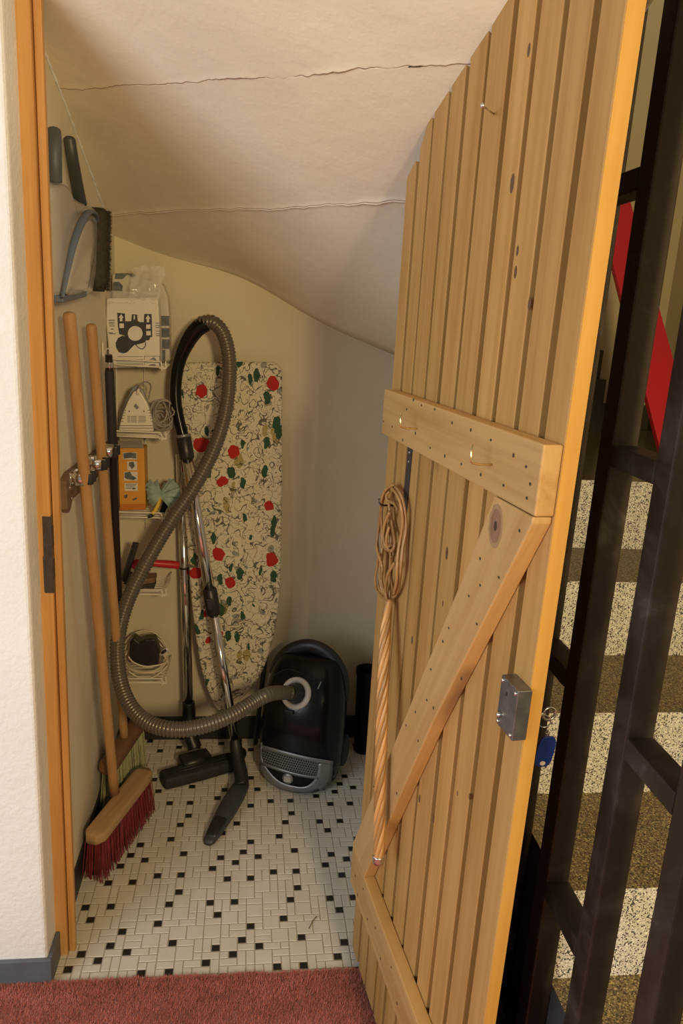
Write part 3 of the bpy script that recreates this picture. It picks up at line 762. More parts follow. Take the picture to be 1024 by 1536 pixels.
# tool rail with spring clips
tr_ = thing('tool_rail', 'brown wooden wall rail with chrome clips holding the broom handles', 'tool holder', (XW, 2.2, 1.12))
mb = MB(); pts = [(1.815, 1.118), (1.83, 1.105), (1.85, 1.112), (1.87, 1.130), (2.55, 1.105), (2.565, 1.12), (2.565, 1.165), (2.55, 1.18), (1.86, 1.2), (1.81, 1.188)]
mb.prism([(XW+.0005, y, z) for y, z in pts], V((.017, 0, 0)), 0, .002); mb.build('board', M['railwood'], tr_)
for y, z in ((1.845, 1.165), (1.86, 1.135), (2.53, 1.14)):
    mb = MB(); mb.lathe((XW+.0175, y, z), (1, 0, 0), [(.0055, 0), (.0055, .001), (.003, .003), (0, .003)], 12)
    mb.build('screw', M['steel'], tr_)
clips = []
for i, (x, y) in enumerate(((127, 716), (149, 695), (166, 676))):
    c = PX(x, y, -.398); clips.append(c); h = .015
    mb = MB(); mb.box((XW+.0175, c.y-.030, c.z-h), (XW+.0195, c.y+.030, c.z+h), 0, .0008)
    for s_ in (-1, 1):
        P = spline([V((XW+.019, c.y+s_*.026, 0)), V((-.415, c.y+s_*.029, 0)), V((-.395, c.y+s_*.026, 0)), V((-.384, c.y+s_*.019, 0)), V((-.378, c.y+s_*.022, 0))], 6)
        mb.grid([[V((p.x, p.y, c.z-h)) for p in P], [V((p.x, p.y, c.z+h)) for p in P]])
    cl = mb.build('spring_clip', M['chrome'], tr_, solid=.0018)
    mb = MB()
    for s_ in (-1, 1): mb.lathe((-.383, c.y+s_*.016, c.z-.0135), UP, [(.0085, 0), (.0095, .002), (.0095, .025), (.0085, .027)], 16)
    mb.build('rubber_roller', M['rubber'], cl)

def bristles(mb, a, b, wv, z0, z1, nl, nw, flare, rr, seed, r=.0013):
    rb = random.Random(seed)
    for i in range(nl):
        for j in range(nw):
            t = (i+rb.uniform(.2, .8))/nl; s_ = (j+rb.uniform(.2, .8))/nw*2-1
            p = V(a).lerp(V(b), t) + wv*s_*.9; p.z = z1
            dirl = (V(b)-V(a)).normalized()
            q = p + wv*s_*flare + dirl*(t-.5)*.05*flare*2 + V((rb.uniform(-rr, rr), rb.uniform(-rr, rr), 0)); q.z = z0 + rb.uniform(0, .006)
            mb.tube([p, p.lerp(q, .5)+V((rb.uniform(-.001, .001), rb.uniform(-.001, .001), 0)), q], [r, r, r*.8], 3, caps=False, smooth=False)

# broom with red bristles
zt = .158
ba, bb = PZ(126, 1247, zt), PZ(219, 1150, zt); ba.x = max(ba.x, -.400)
bd = (bb-ba).normalized(); ba = ba - bd*.018; bw = V((bd.y, -bd.x, 0)); hw = .032
BR = thing('broom', 'broom with red bristles and wooden handle leaning nearest the door frame', 'broom', ((ba.x+bb.x)/2, (ba.y+bb.y)/2, 0))
mb = MB(); rings = []
L = (bb-ba).length; nst = 16
for i in range(nst+1):
    t = i/nst; e = min(t, 1-t)*L; w = hw*(math.sqrt(max(0, 1-(1-min(e/.03, 1))**2))*.45+.55)
    c = ba.lerp(bb, t) - UP*.017
    rings.append(sup(c, bw*w, UP*.017*(.8+.2*min(1, e/.012)), 5, 28))
mb.loft(rings); blk = mb.build('block', M['broomblock'], BR); set_tone(blk, lambda p: .4)
mb = MB(); bristles(mb, ba+bd*.012, bb-bd*.012, bw*hw, 0.001, zt-.033, 46, 11, .22, .005, 4, .0016); mb.build('bristles', M['redbristle'], BR)
hbase = PZ(172, 1192, zt-.006); htop = PX(104, 474, -.402)
mb = MB(); P = [hbase.lerp(htop, i/20) for i in range(21)]; dd_ = (htop-hbase).normalized()
mb.tube(P + [htop+dd_*.006, htop+dd_*.009], [.0142]*21 + [.012, .006], 16); o = mb.build('handle', M['broomstick'], BR); set_tone(o, lambda p: .2)

# second broom, pale green bristles
z2 = .225
ba, bb = PZ(140, 1172, z2-.02), PZ(209, 1086, z2-.02); ba.x = max(ba.x, -.411); bb.x = max(bb.x, -.405); ba.y += .055; bb.y += .03
bd = (bb-ba).normalized(); bw = V((bd.y, -bd.x, 0))
B2 = thing('broom', 'broom with pale green bristles and rounded block behind the red broom', 'broom', ((ba.x+bb.x)/2, (ba.y+bb.y)/2, 0))
mb = MB(); rings = []; L = (bb-ba).length
for i in range(41):
    t = i/40; e = min(t, 1-t); g = 1 - .10*max(0, math.cos((t-.26)*2*math.pi/.03))*(abs(t-.26) < .04) - .10*max(0, math.cos((t-.74)*2*math.pi/.03))*(abs(t-.74) < .04)
    w = (.35+.65*math.sqrt(max(0, 1-(1-min(e/.10, 1))**2)))*g
    rings.append(sup(ba.lerp(bb, t), bw*.031*w, UP*.026*w, 2.2, 24))
mb.loft(rings); o = mb.build('block', M['brownwood'], B2)
mb = MB(); bristles(mb, ba+bd*.03, bb-bd*.03, bw*.026, .001, z2-.036, 34, 9, .3, .006, 9, .0017); mb.build('bristles', M['greenbristle'], B2)
hbase = ba.lerp(bb, .52); htop = PX(137, 491, -.405)
mb = MB(); P = [hbase.lerp(htop, i/20) for i in range(21)]; dd_ = (htop-hbase).normalized()
mb.tube(P + [htop+dd_*.006, htop+dd_*.009], [.0137]*21 + [.0115, .006], 16); o = mb.build('handle', M['broomstick'], B2); set_tone(o, lambda p: .35)

# dark pole in the third clip
ptop = PX(163, 532, -.400); pbot = PX(186, 1095, -.400); pbot = ptop + (pbot-ptop)*(ptop.z/(ptop.z-pbot.z))
PL = thing('mop_pole', 'dark brown metal pole standing in the third wall clip', 'pole', tuple(pbot))
mb = MB(); mb.tube([pbot.lerp(ptop, t) for t in (0, .25, .5, .75, .97, 1)], [.0118]*5+[.010], 16); mb.build('shaft', M['pole'], PL)
q = (ptop-pbot).normalized(); mb = MB(); mb.lathe(ptop-q*.036, q, [(.0125, 0), (.0128, .001), (.0128, .014), (.0125, .015)], 18); mb.build('chrome_band', M['chrome'], PL)
mb = MB(); mb.lathe(ptop-q*.30, q, [(.0128, 0), (.0132, .004), (.0132, .25), (.0125, .255)], 18); mb.build('grip', M['rubber'], PL)
# ------------------------------------------------------------------ wire rack on the back wall and what stands in it
XA, XB_, Y0, Y1 = -.438, -.262, 2.43, 2.612
ZS = [PY(246, y, Y0).z for y in (551, 657, 777, 892, 1024)]
RK = thing('wire_rack', 'white wire rack with five shelves on the back wall corner', 'rack', (XA, YB, ZS[4]))
mb = MB(); zt_, zb_ = PX(162, 526, XA).z - .0, ZS[4]-.02
P = spline([V((XA, 2.355, zb_)), V((XA, 2.355, zt_-.06)), V((XA, 2.362, zt_-.02)), V((XA, 2.39, zt_+.003)), V((XA, 2.46, zt_+.006)), V((XA, 2.54, zt_+.003)), V((XA, 2.575, zt_-.02)), V((XA, 2.582, zt_-.06)), V((XA, 2.582, zb_))], 8)
mb.tube(P, .0026, 8); mb.build('side_frame', M['white_wire'], RK)
for z in ZS:
    mb = MB(); r = .0019
    for k in range(9): y = Y0+.006+(Y1-Y0-.01)*k/8; mb.tube([(XA, y, z), (XB_, y, z)], r, 6)
    for x in (XA+.003, XB_-.003): mb.tube([(x, Y0, z-.003), (x, Y1, z-.003)], .0023, 6)
    mb.tube([(XA, Y0, z), (XB_-.006, Y0, z)], .0024, 6)
    mb.tube(spline([V((XA, Y0-.003, z+.017)), V((XB_-.03, Y0-.003, z+.017)), V((XB_-.016, Y0-.003, z+.015)), V((XB_-.012, Y0-.003, z+.006)), V((XB_-.012, Y0-.003, z-.010))], 6), .0024, 6)
    mb.tube(spline([V((XB_, Y1, z+.018)), V((XB_, Y0+.02, z+.018)), V((XB_, Y0+.004, z+.017)), V((XB_, Y0, z+.012)), V((XB_, Y0, z-.003)), V((XB_-.02, Y0, z-.003))], 5), .0024, 6)
    mb.build('wire_shelf', M['white_wire'], RK)
mb = MB()
for z in (ZS[1]-.04, ZS[3]+.17): mb.tube([(XB_-.09, Y1+.003, z+.35), (XB_-.09, Y1+.003, z)], .0022, 6)
mb.build('back_wire', M['white_wire'], RK)

def plate(mb, pts, f, d=-.0006, mi=0):
    mb.prism([f(x, y) for x, y in pts], V((0, d, 0)), mi)
def rect(a, b): return [(a[0], a[1]), (b[0], a[1]), (b[0], b[1]), (a[0], b[1])]

# packs of vacuum cleaner bags
yp = 2.448
zz = lambda x, y, Y=yp: PY(150+x*.1172, 390+y*.1172, Y)
p0 = thing('vacuum_bag_pack', 'white pack of vacuum bags with black diagram in crinkled film', 'pack', tuple(zz(420, 1380)))
mb = MB(); mb.prism([zz(78, 490), zz(200, 478), zz(420, 480), zz(745, 470), zz(760, 800), zz(768, 1310), zz(765, 1372), zz(115, 1385), zz(100, 1100), zz(72, 800)], V((0, .055, 0)), 0, .006, 3)
mb.build('bag', M['paper'], p0)
f0 = lambda x, y: zz(x, y, yp-.0003)
f1 = lambda x, y: zz(x, y, yp-.0010)
mb = MB()
plate(mb, [(220,675),(318,685),(322,785),(400,782),(408,695),(475,698),(480,775),(505,795),(562,795),(565,690),(660,692),(668,985),(640,990),(630,1025),(590,1030),(560,1060),(480,1080),(440,1090),(380,1075),(330,1020),(310,965),(245,950),(228,840)], f0)
plate(mb, [(290,965),(330,985),(440,1085),(395,1130),(350,1180),(300,1195),(240,1180),(205,1120),(200,1060),(230,1000)], f0, -.0005)
mb.tube(spline([f0(455,1080), f0(490,1120), f0(540,1138), f0(580,1100), f0(578,1045)], 6), .0013, 6)
for a in ((110,768,190),(112,795,185),(115,815,180),(118,840,190),(135,880,175),(110,925,165),(115,940,200)): plate(mb, rect((a[0], a[1]), (a[2], a[1]+8)), f0)
for a in ((705,805),(708,835),(710,862),(708,908),(712,940),(720,965)): plate(mb, rect(a, (765, a[1]+7)), f0)
mb.build('print', M['ink'], p0)
mb = MB()
for a in ((225,1232,545),(270,1272,548),(205,1290,550),(210,1318,555),(210,1335,555),(215,1352,555),(220,1368,480)): plate(mb, rect((a[0], a[1]), (a[2], a[1]+7)), f0)
for a, b in (((565,1228),(765,1234)),((565,1228),(570,1390)),((760,1228),(765,1390)),((565,1305),(765,1311))): plate(mb, rect(a, b), f0)
plate(mb, [(600,1300),(690,1240),(735,1300),(700,1285),(660,1275)], f0); plate(mb, [(590,1380),(640,1335),(700,1330),(740,1380),(690,1360)], f0)
mb.build('fine_print', M['inkgrey'], p0)
mb = MB()
plate(mb, [(450+95*math.cos(k*.2618), 940+95*math.sin(k*.2618)) for k in range(24)], f1)
for dx, dy in ((0, 0), (343, 12)): plate(mb, [(x+dx, y+dy) for x, y in ((270,690),(302,740),(286,742),(286,785),(254,785),(254,742),(238,740))], f1)
plate(mb, rect((430,708),(448,760)), f1)
for a, b in (((248,812),(305,870)), ((590,825),(645,880)), ((592,908),(648,965))): plate(mb, rect(a, b), f1)
mb.build('print_knockout', M['paper'], p0)
mb = MB(); rows = []
for i in range(16):
    row = []
    for j in range(18):
        t, s_ = i/15, j/17
        x = 355+s_*(750-355) + (t)*(80+40*s_-30); y = 530-t*430-20*math.sin(s_*3); Y = yp-.004+.05*t
        p = zz(x, y, Y); q = noise.noise_vector(V((s_*6, t*6, 2))); row.append(p + V((q.x*.006, q.y*.014, q.z*.006)))
    rows.append(row)
mb.grid(rows); mb.build('film', M['film'], p0, normals=False)
mb = MB(); rows = []
for i in range(10):
    row = []
    for j in range(14):
        t, s_ = i/9, j/13; x = 85+s_*660; y = 560-t*(170-30*s_); Y = yp-.003+.045*t
        q = noise.noise_vector(V((s_*8, t*5, 8))); row.append(zz(x, y, Y) + V((q.x*.003, q.y*.008, q.z*.004)))
    rows.append(row)
mb.grid(rows); mb.build('film', M['film'], p0, normals=False)
yq = 2.528
zq = lambda x, y: zz(x, y, yq)
p1 = thing('vacuum_bag_pack', 'pack with dark picture strip standing behind the white bag pack', 'pack', tuple(zq(520, 1330)))
mb = MB(); mb.prism([zq(150, 170), zq(460, 190), zq(800, 300), zq(870, 480), zq(885, 700), zq(893, 1300), zq(160, 1330)], V((0, .06, 0)), 0, .006, 3); mb.build('bag', plain('greyed film pack', (.56, .52, .42), .35), p1)
fq = lambda x, y: zz(x, y, yq-.0003)
mb = MB()
for a, b in (((780,715),(885,842)), ((788,872),(887,990)), ((795,1015),(890,1138)), ((797,1150),(835,1300))): plate(mb, rect(a, b), fq)
plate(mb, [(200,170),(360,168),(330,205),(290,245),(185,243)], fq); plate(mb, [(340,175),(430,172),(460,215),(400,215)], fq); plate(mb, [(165,285),(240,275),(290,330),(285,405),(165,408)], fq)
mb.build('print', M['inkblue'], p1)

# iron on the second shelf, standing on its heel
yi = 2.452
zi = lambda x, y, Y=yi: PY(160+x*.1497, 560+y*.1497, Y)
ir = thing('iron', 'small ivory iron standing upright on the second wire shelf', 'iron', tuple(zi(290, 585)))
mb = MB(); mb.prism([zi(118,572), zi(135,490), zi(165,390), zi(215,270), zi(265,185), zi(285,175), zi(330,182), zi(345,195), zi(400,290), zi(435,380), zi(458,480), zi(468,585)], V((0, .032, 0)), 0, .004, 3); mb.build('housing', M['iron_white'], ir)
mb = MB(); mb.prism([zi(105,575,yi+.034), zi(130,450,yi+.034), zi(190,280,yi+.034), zi(250,150,yi+.034), zi(300,110,yi+.034), zi(365,180,yi+.034), zi(440,350,yi+.034), zi(478,590,yi+.034)], V((0, .014, 0)), 0, .002); mb.build('sole_plate', M['silver'], ir)
mb = MB()
for a, b in (((130,520),(462,527)), ((126,545),(464,552))): plate(mb, rect(a, b), lambda x, y: zi(x, y, yi-.0003))
plate(mb, [(270,330),(290,300),(325,345),(300,362)], lambda x, y: zi(x, y, yi-.0003))
for j in range(5):
    for a, b in ((205, 235), (242, 300), (318, 392)): plate(mb, rect((a, 428+j*14), (b, 434+j*14)), lambda x, y: zi(x, y, yi-.0003))
for s_ in (0, 1):
    for j in range(5):
        x = (165-j*6) if s_ == 0 else (412+j*8); y = 365+j*28
        plate(mb, rect((x, y), (x+28, y+8)), lambda x, y: zi(x, y, yi-.0003))
mb.build('print', M['inkgrey'], ir)
for x in (226, 373):
    mb = MB(); mb.lathe(zi(x, 380, yi), (0, -1, 0), [(.0022, 0), (.0022, .0012), (0, .0013)], 12)
    mb.build('screw', M['dark_metal'], ir)
rc = random.Random(21)
mb = MB()
P = spline([zi(305,205,yi+.005), zi(312,190,yi-.004), zi(325,140,yi), zi(345,105,yi+.012), zi(395,85,yi+.03), zi(440,120,yi+.05), zi(430,200,yi+.06), zi(420,260,yi+.05)], 8)
mb.tube(P[:14], [.0042+.0008*(i % 2) for i in range(14)], 8)
mb.build('strain_relief', M['iron_white'], ir)
mb = MB(); mb.tube(P[12:], .0026, 8)
P = []
for k in range(10*16):
    t = 2*math.pi*k/16; lo = k//16
    g = (1.0, .72, .9, .55, 1.05, .8, .62, .95, .7, .85)[lo]; tilt = (-.5, .2, .6, -.2, .1, -.6, .35, 0, -.35, .5)[lo]
    cx, cy = 545 + (10, -20, 25, -30, 0, 30, -10, 20, -25, 5)[lo], 425 + (0, 40, -25, 60, 10, -30, 50, 20, -40, 30)[lo]
    x, y = 120*g*math.cos(t), 165*g*math.sin(t)
    P.append(zi(cx + x*math.cos(tilt)-y*math.sin(tilt)*.6, min(565, cy + x*math.sin(tilt)+y*math.cos(tilt)), yi+.05+.03*math.sin(lo*2.1)+.014*math.cos(t+lo)))
mb.tube(spline(P, 2), .0026, 7); mb.build('cord', M['cord_grey'], ir)

# orange carton
yo = 2.447
zo = lambda x, y, Y=yo: PY(160+x*.1497, 560+y*.1497, Y)
bx = thing('carton', 'narrow orange carton with small pictures on the third wire shelf', 'box', tuple(zo(260, 1372)))
a_, b_, c_, d_ = zo(113,750), zo(374,750), zo(391,1366), zo(132,1372)
mb = MB(); mb.prism([a_, b_, c_, d_], V((0, .075, 0)), 0, .0015); mb.build('box', M['orange'], bx)
mb = MB(); mb.prism([zo(108,745,yo+.001), zo(372,747,yo+.001), zo(345,676,yo+.035), zo(112,678,yo+.035)], V((0, .002, .001))); mb.build('flap', M['greycard'], bx)
fo = lambda x, y: zo(x, y, yo-.0003)
mb = MB(); plate(mb, [(134,1310),(388,1308),(391,1364),(134,1369)], fo); mb.build('printed_band', M['orange_dark'], bx)
mb = MB()
for a, b in (((163,792),(302,862)), ((205,880),(303,972)), ((173,985),(308,1075)), ((180,1100),(312,1177))): plate(mb, rect(a, b), fo)
mb.build('picture_panel', M['paper'], bx)
f2_ = lambda x, y: zo(x, y, yo-.0010)
mb = MB()
plate(mb, [(168,800),(235,792),(298,800),(296,855),(240,848),(170,855)], f2_); plate(mb, [(180,995),(235,985),(250,1020),(300,1050),(270,1070),(200,1060),(178,1040)], f2_)
plate(mb, [(225,890),(270,885),(282,930),(250,962),(240,940),(220,925)], f2_)
for j in range(4): plate(mb, rect((190, 1108+j*14), (300-j*12, 1113+j*14)), f2_)
plate(mb, [(255,1150),(285,1145),(290,1160),(262,1165)], f2_)
plate(mb, [(170,1225),(210,1212),(205,1245),(180,1255)], f2_); plate(mb, [(258,1262),(300,1240),(305,1258),(270,1275)], f2_)
mb.build('picture', M['inkblue'], bx)

# mint duster with yellow handle, black clip beside it
du = thing('duster', 'pale mint strip duster with yellow handle beside the orange carton', 'duster', tuple(zo(470, 1420)))
mb = MB(); ce = zo(545, 1225, 2.452); rd = random.Random(4)
for x, y in ((405,1095),(415,1130),(425,1270),(440,1300),(405,1230),(470,1090),(620,1120),(665,1085),(695,1095),(738,1190),(735,1240),(700,1300),(670,1320),(640,1290),(450,1325)):
    e = zo(x, y, 2.452+rd.uniform(.0, .05)); mid = ce.lerp(e, .55) + V((0, -.012, .004)); n_ = (e-ce).cross(V((0, 1, 0))).normalized()
    P = spline([ce, mid, e], 6); rows = []
    for i, p in enumerate(P):
        w = .004 + .013*(i/(len(P)-1))
        rows.append([p + n_*w*s_ + V((0, .004*math.sin(s_*5+x), 0)) for s_ in (-1, -.5, 0, .5, 1)])
    mb.grid(rows)
mb.build('cloth_strips', M['mint'], du, normals=False, solid=.0012)
mb = MB(); mb.tube(spline([ce+V((0,.004,0)), zo(525,1290,2.446), zo(492,1365,2.438), zo(455,1415,2.428)], 6), spline1([.0045,.0075,.0085,.007], 6), 10, flat=.8); mb.build('handle', M['yellow'], du)
mb = MB(); mb.tube([zo(470,1400,2.432)-UP*.004, zo(445,1420,2.424)-UP*.003, zo(412,1432,2.42)-UP*.002], [.006,.007,.005], 8, flat=.7); mb.build('handle_tip', M['black'], du)
mb = MB(); mb.prism([zo(395,1135,2.52), zo(470,1130,2.52), zo(480,1210,2.52), zo(400,1215,2.52)], V((0, .02, 0)), 0, .003); mb.build('cloth_fold', M['mint_dark'], du)
mb = MB(); mb.prism([zo(560,1290,2.48), zo(598,1275,2.48), zo(612,1395,2.48), zo(528,1398,2.48)], V((0, .03, 0)), 0, .004); tag(mb.build('clip', M['navy'], loc=tuple(zo(570,1398,2.49))), 'small dark clip standing behind the yellow duster handle', 'clip')

# red squeegee across the fourth shelf
zs = lambda x, y, Y=2.45: PY(160+x*.1759, 780+y*.1759, Y)
sq = thing('squeegee', 'squeegee with red handle and black blade lying across the fourth shelf', 'squeegee', tuple(zs(230, 600)))
mb = MB(); mb.tube(spline([zs(215,405,2.44), zs(250,372,2.445), zs(330,362,2.45), zs(450,372,2.46), zs(560,380,2.47), zs(612,388,2.475)], 6), spline1([.013,.014,.011,.0125,.0135,.013], 6), 12); mb.build('handle', M['red'], sq)
mb = MB(); a, b = zs(258,198,2.445), zs(155,520,2.43); d_ = (b-a).normalized(); e_ = d_.cross(V((0,1,0))).normalized()
mb.obox((a+b)/2, d_*((b-a).length/2), e_*.0068, V((0,.011,0)), 0, .002); mb.build('blade_holder', M['black'], sq)
mb = MB(); mb.obox((a+b)/2 + e_*(.010 if e_.x < 0 else -.010), d_*((b-a).length/2*1.02), e_*.004, V((0,.002,0)), 0, .0006); mb.build('blade', M['rubber'], sq)
mb = MB(); mb.tube([zs(205,440,2.446), zs(180,500,2.44), zs(155,548,2.434)], [.006,.0065,.005], 8); mb.build('wire_yoke', M['dark_metal'], sq)
sb = thing('scrubbing_brush', 'brown wooden scrubbing brush under the red squeegee handle', 'brush', tuple(zs(280, 600, 2.5)))
mb = MB(); a, b = zs(215,520,2.49), zs(420,490,2.52); mb.obox((a+b)/2, (b-a)/2, V((0,.03,0)), UP*.010, 0, .004); mb.build('block', M['brownwood'], sb)
mb = MB(); mb.obox((a+b)/2 - UP*.021, (b-a)/2*.94, V((0,.027,0)), UP*.010); mb.build('bristles', M['darkbristle'], sb)

# coiled extension cable with black block on the bottom shelf
ex = thing('extension_cable', 'coiled cream extension cable with black socket block on the lowest wire shelf', 'cable', tuple(zs(340, 1390)))
mb = MB(); P = []
for k in range(8*20):
    t = 2*math.pi*k/20; lo = k//20; g = (1.0, .93, 1.05, .88, 1.0, .95, .9, 1.02)[lo]
    x = 335 + (0, 12, -10, 8, -5, 15, -12, 4)[lo] + 185*g*math.cos(t)
    y = 1160 + (0, 14, -8, 25, 40, 55, 30, 65)[lo] + (215*g if math.sin(t) < 0 else 150*g)*math.sin(t)*(1, .97, .92, .9, .6, .55, .8, .5)[lo]
    P.append(zs(x, y, 2.545 - .075*max(0, math.sin(t)) + .03*max(0, -math.sin(t)) - .004*lo))
mb.tube(spline(P, 2), .0030, 7)
mb.tube(spline([zs(185,1165,2.45), zs(230,1215,2.442), zs(330,1250,2.44), zs(430,1240,2.445), zs(515,1215,2.47)], 6), .0030, 7)
mb.tube(spline([zs(185,1290,2.45), zs(260,1335,2.442), zs(380,1345,2.44), zs(460,1300,2.445), zs(520,1240,2.47)], 6), .0030, 7)
mb.build('coil', M['cord_white'], ex)
mb = MB(); mb.prism([zs(195,1040,2.468), zs(230,1005,2.468), zs(275,1045,2.468), zs(320,1022,2.468), zs(408,1018,2.468), zs(428,1070,2.468), zs(446,1130,2.468), zs(440,1235,2.468), zs(350,1248,2.468), zs(190,1215,2.468)], V((0, .05, 0)), 0, .005, 2); mb.build('socket_block', M['black'], ex)
mb = MB(); mb.tube([zs(455,1150,2.475), zs(490,1120,2.47), zs(525,1095,2.475)], [.006,.009,.006], 10); mb.build('plug', M['iron_white'], ex)
mb = MB(); mb.tube([zs(472,1135,2.466), zs(490,1120,2.461), zs(505,1110,2.466)], [.0045,.006,.0045], 10); mb.build('plug_face', M['black'], ex)
# ------------------------------------------------------------------ ironing board leaning on the back wall
zi0 = PY(350, 542, 2.60).z
IN = V((0, -1, .075)).normalized(); IO = V((0, 2.598, zi0))
ib = lambda x, y, d=0.0: PP(x, y, IO + IN*(.012+d), IN)
IB = thing('ironing_board', 'ironing board with red poppy floral cover leaning upright on the wall', 'ironing board', tuple(ib(340, 1066)))
ol = [(268,556),(272,548),(284,543.5),(340,542.5),(400,543),(413,545),(421,554),(423,568),(423,700),(421,850),(418,905),(411,950),(400,990),(387,1018),(370,1040),(352,1058),(338,1066),(326,1064),(316,1046),(305,1015),(295,965),(287,900),(279,800),(272,680)]
ring = spline([ib(x, y) for x, y in ol], 4, True)
cen = sum(ring, V((0,0,0)))/len(ring)
bx0, bx1 = min(p.x for p in ring), max(p.x for p in ring); bz0, bz1 = min(p.z for p in ring), max(p.z for p in ring)
def grow(r, d, dn): # inset (d < 0) along the board plane
    sx = 1 + 2*d/(bx1-bx0); sz = 1 + 2*d/(bz1-bz0); out = []
    for p in r:
        q = V(((bx0+bx1)/2 + (p.x-(bx0+bx1)/2)*sx, 0, (bz0+bz1)/2 + (p.z-(bz0+bz1)/2)*sz)); o = IO + IN*.012
        q.y = o.y + .075*(q.z-o.z); out.append(q + IN*dn)
    return out
mb = MB(); mb.loft([grow(ring, -.012, -.012), grow(ring, -.003, -.010), ring, grow(ring, -.002, .006), grow(ring, -.008, .0095), grow(ring, -.014, .0105)])
mb.build('cover', M['fabric'], IB)
mb = MB(); mb.tube(grow(ring, -.02, -.018), .007, 8, closed=True); mb.build('frame', M['dark_metal'], IB)
mb = MB(); P = [ib(405, 900, -.035), ib(398, 985, -.035), ib(385, 1040, -.035)]; P[-1].z = .03
mb.tube(P, .009, 10); mb.build('folded_leg', M['black'], IB)

# ------------------------------------------------------------------ vacuum cleaner parked upright
VO = V((.220, 2.375, 0)); va = math.radians(-20)
VR = V((math.cos(va), math.sin(va), 0)); VF = V((math.sin(va), -math.cos(va), 0))   # right, front
VC = thing('vacuum_cleaner', 'black canister vacuum cleaner parked upright with grey hose and chrome wand', 'vacuum cleaner', tuple(VO))
prof = [(0,.62,.88,.0),(.004,.72,.95,0),(.014,.82,.99,0),(.035,.92,1.0,0),(.07,.98,1.0,0),(.13,1,1,.003),(.20,1,1,.008),(.26,.99,.96,.014),(.31,.96,.90,.024),(.35,.91,.82,.034),(.385,.86,.72,.044),(.41,.80,.60,.052),(.43,.72,.48,.057),(.443,.62,.36,.060),(.449,.50,.26,.062)]
HW, HD = .150, .115
mb = MB(); mb.loft([sup(VO + UP*z - VF*b, VR*HW*w, VF*HD*d, 2.7, 48) for z, w, d, b in prof])
body = mb.build('body', M['gloss'], VC)
mb = MB(); HP = [(-.126,.30,.05),(-.122,.36,.055),(-.104,.412,.060),(-.060,.456,.066),(0,.474,.068),(.060,.456,.066),(.104,.412,.060),(.122,.36,.055),(.126,.30,.05)]
mb.tube(spline([VO + VR*x + UP*z - VF*b for x, z, b in HP], 8), .0175, 12, flat=1.5, up=VF); mb.build('carry_handle', M['black'], VC)
dg = bpy.context.evaluated_depsgraph_get()
bvh = BVHTree.FromPolygons([v.co + VO for v in body.data.vertices], [tuple(p.vertices) for p in body.data.polygons])
def onv(x, y, d=0.0):
    r_ = ray(x, y).normalized(); h = bvh.ray_cast(CAM, r_)
    if h[0] is None: h = bvh.find_nearest(PY(x, y, 2.33))
    n_ = h[1]; n_ = n_ if n_.dot(r_) < 0 else -n_
    return h[0] + n_*d, n_
def patch(A, B, k=4, n=6, d=.002):
    a = resample_n([V((x, y, 0)) for x, y in A], n*(len(A)-1)); b = resample_n([V((x, y, 0)) for x, y in B], n*(len(B)-1) if len(B) == len(A) else n*(len(A)-1))
    return [[onv(p.lerp(q, j/k).x, p.lerp(q, j/k).y, d)[0] for p, q in zip(a, b)] for j in range(k+1)]
def resample_n(P, n):
    P = spline(P, 10); L = [0]
    for a, b in zip(P, P[1:]): L.append(L[-1] + (b-a).length)
    out = []; j = 0
    for i in range(n+1):
        t = L[-1]*i/n
        while j < len(L)-2 and L[j+1] < t: j += 1
        out.append(P[j].lerp(P[j+1], (t-L[j])/max(L[j+1]-L[j], 1e-9)))
    return out
# silver band round the foot: an U with the grille bar across
mb = MB()
mb.grid(patch([(386,1117),(385,1135),(393,1160),(412,1181),(440,1190),(468,1190),(490,1178),(497,1160),(498,1142)], [(394,1120),(394,1138),(404,1156),(420,1171),(440,1178),(458,1179),(470,1170),(476,1158),(477,1145)], 4, 5, .003))
mb.grid(patch([(386,1115),(420,1124),(460,1134),(499,1141)], [(387,1121),(420,1130),(460,1140),(498,1147)], 2, 8, .0034))
mb.grid(patch([(394,1143),(420,1152),(450,1160),(477,1164)], [(395,1147),(420,1156),(450,1164),(477,1168)], 2, 8, .0034))
mb.build('silver_band', M['silver'], VC, normals=False, solid=.003)
mb = MB(); mb.grid(patch([(393,1120),(420,1130),(450,1138),(477,1144)], [(394,1143),(420,1152),(450,1159),(476,1164)], 5, 8, .0022), uv=True); mb.build('grille', M['grille'], VC, normals=False)
p_, n_ = onv(432, 1167); mb = MB(); mb.lathe(p_, n_, [(.020, 0), (.020, .005), (.018, .0075), (.010, .0088), (0, .009)], 28); a_ = n_.orthogonal().normalized()
kn = mb.build('dial', M['silver'], VC)
mb = MB(); rr_ = (VR - n_*VR.dot(n_)).normalized(); uu_ = n_.cross(rr_)
for q in (-.008, -.003, .002, .007): mb.obox(p_ + n_*.0088 + uu_*q, rr_*.012, uu_*.0012, n_*.001, 0, .0004)
mb.build('dial_ribs', M['ring'], kn)
# hose port with pale collar
pp, pn = onv(444, 1040); pn = (pn + V((-.25, -.1, 0))).normalized()
mb = MB(); mb.lathe(pp - pn*.012, pn, [(.052, 0), (.055, .008), (.0545, .018), (.050, .022), (.042, .023), (.036, .018), (.034, .010)], 40); mb.build('port_collar', M['ring'], VC)
mb = MB(); mb.lathe(pp, pn, [(.035, 0), (.035, .010), (.031, .022), (.0275, .030), (.027, .046), (.020, .047)], 32); mb.build('port_socket', M['black'], VC)
q_, n2 = onv(434, 1068, .0)
mb = MB(); mb.obox(q_ + n2*.004, rr_*.016, uu_*.007, n2*.006, 0, .002); mb.build('release_catch', M['black'], VC)
